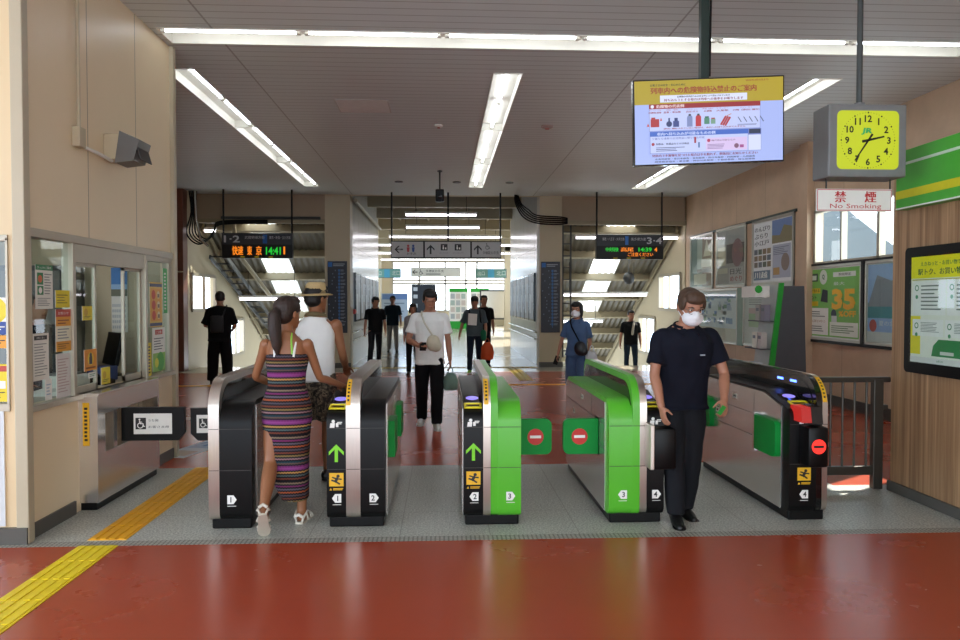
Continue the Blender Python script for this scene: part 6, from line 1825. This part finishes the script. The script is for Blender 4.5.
for s in (1, -1):
    p.strap('dress_strap', [(p.T(V((s * .085, -.098, 1.27))) + p.off) * k, (p.T(V((s * .088, -.088, 1.36))) + p.off) * k, (p.T(V((s * .086, -.01, 1.435))) + p.off) * k, (p.T(V((s * .080, .070, 1.39))) + p.off) * k, (p.T(V((s * .07, .105, 1.28))) + p.off) * k], [.009] * 5, WHITEC)
p.strap('halter_strap', [(p.T(V((-.06, .10, 1.30))) + p.off) * k, (p.T(V((-.05, .088, 1.40))) + p.off) * k, (p.T(V((-.045, .05, 1.46))) + p.off) * k], [.007] * 3, ink('#8fcf4a'))
p.shoes(mat('sandal_white', '#d8d2c6', .5), mat('sandal_sole', '#c9bfae', .6), sandal=True, name='sandal')

# --- man in straw hat and tank top ahead of her
p = Person('person', 'man in a straw hat, white tank top and patterned shorts ahead of the woman', -1.15, 6.66, 176, 1.74, 'm', lean=4, head=(4, -30), armL=((6, 14), (40, 4)), armR=((10, -10), (60, 4)), legL=((4, 3), (-8, 2)), legR=((6, -2), (-4, 0)), voxel=.007, skin='skin_tan', handR=(.2, -.3, 1), curl=(.6, .3))
p.hair('short'); k = p.k
b = MB(); rr = [(1.0 - .12, 0, .172, .118), (1.0, 0, .166, .114), (1.1, -.003, .160, .108), (1.2, -.002, .166, .112), (1.3, 0, .176, .118), (1.36, .004, .160, .114), (1.41, .010, .118, .100), (1.445, .012, .092, .082)]
p._torso(b, rr, .008); mesh_obj('tank_top', remesh((b.v, b.f), .010, 4, .006, 5.5), WHITEC, p.root)
p.trousers('shorts', camo_mat(), .44, loose=1.12, grow=.016, seed=6.1); p.shoes(BLACKSHOE, M['black'])
HATM = mat('straw', '#c3a878', .8, var=.10, scale=90, bump=.4); HB = mat('straw_band', '#8f7a55', .8)
HM2 = p.HM @ Matrix.Translation((0, .01, .145)) @ Matrix.Rotation(math.radians(-6), 4, 'X') @ Matrix.Diagonal((.86, .86, .95, 1))
b = MB(); b.loft([(0, 0, -.012, .150, .165), (0, 0, -.006, .152, .168), (0, 0, .006, .100, .115), (0, 0, .03, .094, .110), (0, 0, .075, .086, .102), (0, 0, .098, .074, .088), (0, 0, .104, .050, .06)], HATM, 28, HM2); h = b.build('straw_hat', p.root, smooth=50)
b = MB(); b.loft([(0, 0, .004, .102, .118), (0, 0, .028, .096, .112)], HB, 28, HM2); b.build('hat_band', h, smooth=50)
b = MB(); limb(b, [(p.T(V((.075 * math.cos(a), .075 * math.sin(a) + .005, 1.455 + .012 * math.sin(a)))) + p.off) * k for a in [2 * PI * i / 12 for i in range(13)]], [.024 * k] * 13, 10); mesh_obj('neck_scarf', remesh((b.v, b.f), .007, 2, .005, 8), cloth('scarf_olive', '#6f6146'), p.root)

# --- man in white T-shirt looking at his phone
p = Person('person', 'man in a white T-shirt looking down at his phone in the middle lane', -.17, 9.42, 0, 1.76, 'm', lean=4, head=(17, 6), armL=((-2, 9), (6, 5)), armR=((6, -16), (72, 34)), legL=((16, 0), (4, 0)), legR=((-8, -2), (-22, -1)), voxel=.007, handR=(-.3, -.6, -.8), curl=(.7, .8), feet=(4, 4))
WHITEMAN = p; k = p.k
p.hair('fringe'); p.top('t_shirt', WHITEC, hem=.80, sleeve=.70, grow=.016, seed=9.1, cuff=.072, disp=.008); p.trousers('trousers', BLACKC, 1.0, loose=1.22, seed=3.3); p.shoes(WHITESHOE, WHITESHOE, name='trainer')
Q = lambda x, y, z: (p.T(V((x, y, z))) + p.off) * k
b = MB(); b.box((-.04, -.004, -.075), (.04, .004, .075), M['black'], .004); tag(b.build('smartphone', None, p.world(p.grip(-1, .09)) + V((.0, -.01, .02)), (-.9, 0, 0)), 'dark phone in the hand of the man in the white T-shirt', 'phone')
def slung_bag(pp, label, m, cx, cz, sc_, strapm, side):
    R = pp.root.rotation_euler.z
    t = thing('shoulder_bag', label, 'bag', pp.root.location.copy(), (0, 0, R))
    QQ = lambda x, y, z: (pp.T(V((x, y, z))) + pp.off) * pp.k
    b = MB(); c = QQ(cx, -.165, cz); b.ball(c, (sc_ * .85, .055, sc_), None, 16); b.ball(c + V((side * sc_ * .35, 0, -sc_ * .35)), (sc_ * .7, .055, sc_ * .7), None, 14)
    mesh_obj('bag_body', remesh((b.v, b.f), .008, 3, .004, 1), m, t)
    b = MB(); b.tube([QQ(cx, -.17, cz + sc_ * .8), QQ(-side * .06, -.152, 1.33), QQ(-side * .10, -.09, 1.44), QQ(-side * .10, .04, 1.455), QQ(-side * .02, .135, 1.3), QQ(side * .14, .10, 1.05)], [.012] * 6, strapm, 8); b.build('strap', t, smooth=50)
    return t
slung_bag(p, 'beige crossbody bag on the chest of the man in the white T-shirt', cloth('bag_beige', '#cfc5ae'), .045, 1.08, .105, cloth('strap_white', '#d8d2c2'), 1)
def carrier(loc, label, m, w=.26, h=.30, d=.10, cat='bag', sd=1.0):
    """soft carrier bag, origin at the handles"""
    t = thing('carrier_bag', label, cat, loc)
    b = MB(); vs = []; fs = []; n = 20
    for (z, f, g) in ((-h, .55, .6), (-h * .92, .95, 1.0), (-h * .6, 1.0, 1.1), (-h * .25, .85, .8), (-h * .05, .45, .5)):
        for i in range(n):
            a = 2 * PI * i / n; vs.append(V((w / 2 * f * math.cos(a) * (1 + .06 * math.sin(3 * a + z * 20)), d / 2 * g * math.sin(a), z - .06)))
    for j in range(4):
        for i in range(n): fs.append([j * n + i, j * n + (i + 1) % n, (j + 1) * n + (i + 1) % n, (j + 1) * n + i])
    fs.append(list(range(n))[::-1]); fs.append([4 * n + i for i in range(n)])
    mesh_obj('bag_body', remesh((vs, fs), .009, 2, .010, sd), m, t)
    for y in (-.012, .012):
        b = MB(); b.tube([(-w * .16, y, -h * .05 - .06), (-w * .10, y, -.01), (0, y, .012), (w * .10, y, -.01), (w * .16, y, -h * .05 - .06)], [.007] * 5, m, 8); b.build('handle', t, smooth=50)
    return t
carrier(p.world(p.grip(1, .09)), 'grey green carrier bag hanging from the hand of the white T-shirt man', cloth('bag_sage', '#6f8a7e'), .20, .24, .12, sd=2)

# --- man in black polo at the left of the corridor
p = Person('person', 'man in a black polo and dark trousers walking at the left mouth of the corridor', -1.73, 18.9, 8, 1.74, 'm', head=(4, 20), armL=((-4, 10), (6, 6)), armR=((4, -12), (14, -6)), legL=((-14, 1), (-30, 1)), legR=((22, -3), (4, -6)), voxel=.009)
p.hair('fringe'); p.top('polo_shirt', cloth('faded_black', '#17171a'), hem=.84, sleeve=.75, cuff=.070); p.collar(BLACKC); p.trousers('trousers', cloth('dark_grey_trousers', '#26252a'), loose=1.1); p.shoes(BLACKSHOE, M['black'])
# --- man in dark teal T-shirt and grey trousers
p = Person('person', 'man in a dark teal T-shirt and pale grey trousers farther down the corridor', -1.62, 23.8, 5, 1.78, 'm', head=(2, 0), armL=((2, 10), (10, 4)), armR=((-2, -10), (6, -4)), legL=((10, 2), (2, 2)), legR=((-4, -2), (-10, -2)), voxel=.010)
p.hair('short'); p.top('t_shirt', cloth('dark_teal_cotton', '#16242c'), hem=.82, sleeve=.85, grow=.024, cuff=.078); p.trousers('trousers', cloth('pale_grey_trousers', '#8d8a86'), loose=1.1); p.shoes(BLACKSHOE, M['black'])
# --- woman half hidden behind the man in white
p = Person('person', 'woman with a dark bob in grey, half hidden behind the white T-shirt man', -.66, 16.2, 0, 1.55, 'f', head=(8, 0), legL=((8, 2), (0, 1)), legR=((-4, -2), (-10, -1)), voxel=.010)
p.hair('bob'); p.top('blouse', cloth('grey_blouse', '#8b8c8e'), hem=.82, sleeve=1.5, grow=.02); p.trousers('trousers', BLACKC, loose=1.05); p.shoes(BLACKSHOE, M['black'])
# --- man in grey shirt with the orange bag
p = Person('person', 'man in a grey T-shirt and dark cap walking in with an orange bag', .72, 16.7, -4, 1.72, 'm', head=(10, -6), armL=((4, 12), (16, 2)), armR=((-10, -20), (10, -14)), legL=((-10, 1), (-24, 1)), legR=((16, -2), (2, -1)), voxel=.009)
GREYMAN = p; k = p.k
p.hair('short'); p.top('t_shirt', cloth('slate_grey_cotton', '#4d585c'), hem=.84, sleeve=.9, grow=.024, cuff=.076); p.trousers('jeans', cloth('dark_denim', '#1c2733'), loose=1.08); p.shoes(ink('#8ac23a'), WHITESHOE, name='trainer')
b = MB(); b.ball((0, .004, .165), (.086, .104, .072), None, 16, p.HM); b.ball((0, -.085, .155), (.062, .065, .012), None, 14, p.HM); mesh_obj('cap', remesh((b.v, b.f), .008, 2), cloth('cap_dark', '#2a2522'), p.root)
for s in (1, -1):
    p.strap('pack_strap', [Q(s * .12, -.10, 1.12), Q(s * .125, -.15, 1.25), Q(s * .12, -.12, 1.38), Q(s * .115, .0, 1.455)], [.016] * 4, BLACKC) if False else None
Q = lambda x, y, z: (p.T(V((x, y, z))) + p.off) * k
t = thing('backpack', 'black backpack worn by the man in the grey T-shirt', 'backpack', p.root.location.copy(), p.root.rotation_euler.copy())
b = MB(); b.box(Q(-.15, .13, .98), Q(.15, .27, 1.42), BLACKC, .04, 3); b.build('pack_body', t, smooth=50)
for s in (1, -1):
    b = MB(); b.tube([Q(s * .13, .13, 1.05), Q(s * .165, .0, 1.10), Q(s * .135, -.14, 1.18), Q(s * .125, -.15, 1.30), Q(s * .12, -.10, 1.40), Q(s * .115, .03, 1.47), Q(s * .11, .14, 1.40)], [.016] * 7, BLACKC, 8); b.build('strap', t, smooth=50)
b = MB(); b.box((-.10, -.004, -.13), (.10, .004, .13), M['paper'], .002); tag(b.build('paper_sheet', None, p.world(Q(-.045, -.185, 1.22)), (0, .06, 0)), 'white sheet of paper against the chest of the man in grey', 'paper')
carrier(p.world(p.grip(1, .09)) + V((.03, 0, 0)), 'orange carrier bag in the hand of the man in the grey T-shirt', cloth('bag_orange', '#c0532a', .6), .30, .42, .16, sd=4)
b = MB(); limb(b, [Q(.19, -.12, .92), Q(.20, -.12, .78)], [.07, .06]); tag(mesh_obj('cloth_pouch', remesh((b.v, b.f), .01, 2, .006, 1), cloth('pouch_green', '#1f6a4a'), None), 'green pouch above the orange carrier bag', 'pouch'); bpy.data.objects['cloth_pouch'].location = p.root.location
# --- person behind him
p = Person('person', 'person in dark clothes walking close behind the man with the orange bag', 1.02, 18.4, 0, 1.74, 'm', head=(0, 10), voxel=.010, legL=((6, 2), (0, 1)), legR=((-6, -2), (-12, -1)))
p.hair('short'); p.top('t_shirt', BLACKC, sleeve=.8, grow=.02); p.trousers('trousers', CHAR); p.shoes(BLACKSHOE, M['black'])
# --- woman in blue with a white mask
p = Person('person', 'woman in a blue denim dress and white mask walking past the right stairs', 2.02, 11.0, -20, 1.58, 'f', head=(4, -10), armL=((-4, 10), (20, 0)), armR=((2, -20), (14, -12)), legL=((8, 2), (0, 1)), legR=((-6, -2), (-12, -1)), voxel=.008)
k = p.k; Q = lambda x, y, z: (p.T(V((x, y, z))) + p.off) * k
DEN = cloth('blue_denim_dress', '#4a6184')
p.hair('bob'); p.top('denim_top', DEN, hem=.86, sleeve=.8, grow=.022, cuff=.070); p.trousers('wide_trousers', DEN, loose=1.45, grow=.02); p.collar(DEN); p.shoes(BLACKSHOE, M['black']); p.mask(mat('mask_white', '#e8e8ea', .8))
slung_bag(p, 'black shoulder bag worn by the woman in blue', mat('bag_black_leather', '#15151a', .4), .08, .99, .11, BLACKC, 1)
carrier(p.world(p.grip(1, .085)) + V((.04, -.02, .22)), 'white plastic carrier bag on the arm of the woman in blue', cloth('bag_white', '#c9cccf', .5), .20, .30, .12, sd=7)
b = MB(); b.box((-.035, -.004, -.07), (.035, .004, .07), M['black'], .004); tag(b.build('smartphone', None, p.world(p.grip(-1, .10)), (.2, .3, 0)), 'dark phone in the lowered hand of the woman in blue', 'phone')
# --- man coming up the right stairs
p = Person('person', 'man in black with a pale scarf coming up the right stairs', 4.88, 18.9, -6, 1.70, 'm', z=-.34, head=(6, 10), armL=((2, 10), (10, 4)), armR=((4, -14), (8, -6)), legL=((16, 2), (-6, 1)), legR=((-2, -2), (-6, -1)), voxel=.010)
k = p.k; Q = lambda x, y, z: (p.T(V((x, y, z))) + p.off) * k
p.hair('short'); p.top('t_shirt', BLACKC, sleeve=.8, grow=.02); p.trousers('trousers', cloth('dark_denim', '#1c2733')); p.shoes(BLACKSHOE, M['black'])
b = MB(); limb(b, [Q(.08, -.06, 1.45), Q(.05, -.14, 1.36), Q(.03, -.16, 1.22), Q(.02, -.155, 1.12)], [.022, .03, .032, .028]); mesh_obj('scarf', remesh((b.v, b.f), .009, 2, .006, 2), cloth('scarf_pale', '#b9b2a6'), p.root)
# --- man in black with a bag on his back, at the left
p = Person('person', 'man in loose black clothes standing with his back turned near the left stairs', -4.36, 14.6, 186, 1.79, 'm', lean=5, head=(24, 12), armL=((6, 16), (80, -10)), armR=((4, -14), (70, 16)), legL=((2, 5), (0, 3)), legR=((-2, -5), (-4, -3)), voxel=.009, girth=1.05)
k = p.k; Q = lambda x, y, z: (p.T(V((x, y, z))) + p.off) * k
p.hair('short'); p.top('t_shirt', BLACKC, hem=.80, sleeve=.95, grow=.036, cuff=.088, seed=7.7); p.trousers('wide_trousers', BLACKC, loose=1.6, grow=.025, seed=8.8); p.shoes(BLACKSHOE, M['black'])
t = thing('backpack', 'small black bag on the back of the man in loose black clothes', 'backpack', p.root.location.copy(), p.root.rotation_euler.copy())
b = MB(); b.box(Q(-.10, .155, .96), Q(.13, .26, 1.26), mat('bag_black_nylon', '#1a1a1e', .5), .03, 3); b.build('pack_body', t, smooth=50)
b = MB(); b.tube([Q(-.08, .20, 1.24), Q(-.12, .12, 1.40), Q(-.12, .0, 1.475), Q(-.10, -.13, 1.38)], [.014] * 4, mat('bag_black_nylon', '#1a1a1e', .5), 8); b.build('strap', t, smooth=50)
# --- staff behind the ticket window
p = Person('person', 'station worker in dark uniform behind the left window pane', -3.50, 6.5, 60, 1.66, 'm', head=(6, 0), voxel=.010, armL=((10, 10), (50, 0)), armR=((10, -10), (50, 0)))
p.hair('short'); p.top('uniform_jacket', cloth('uniform_navy', '#1b1e26'), sleeve=1.9); p.trousers('trousers', CHAR); p.shoes(BLACKSHOE, M['black'])
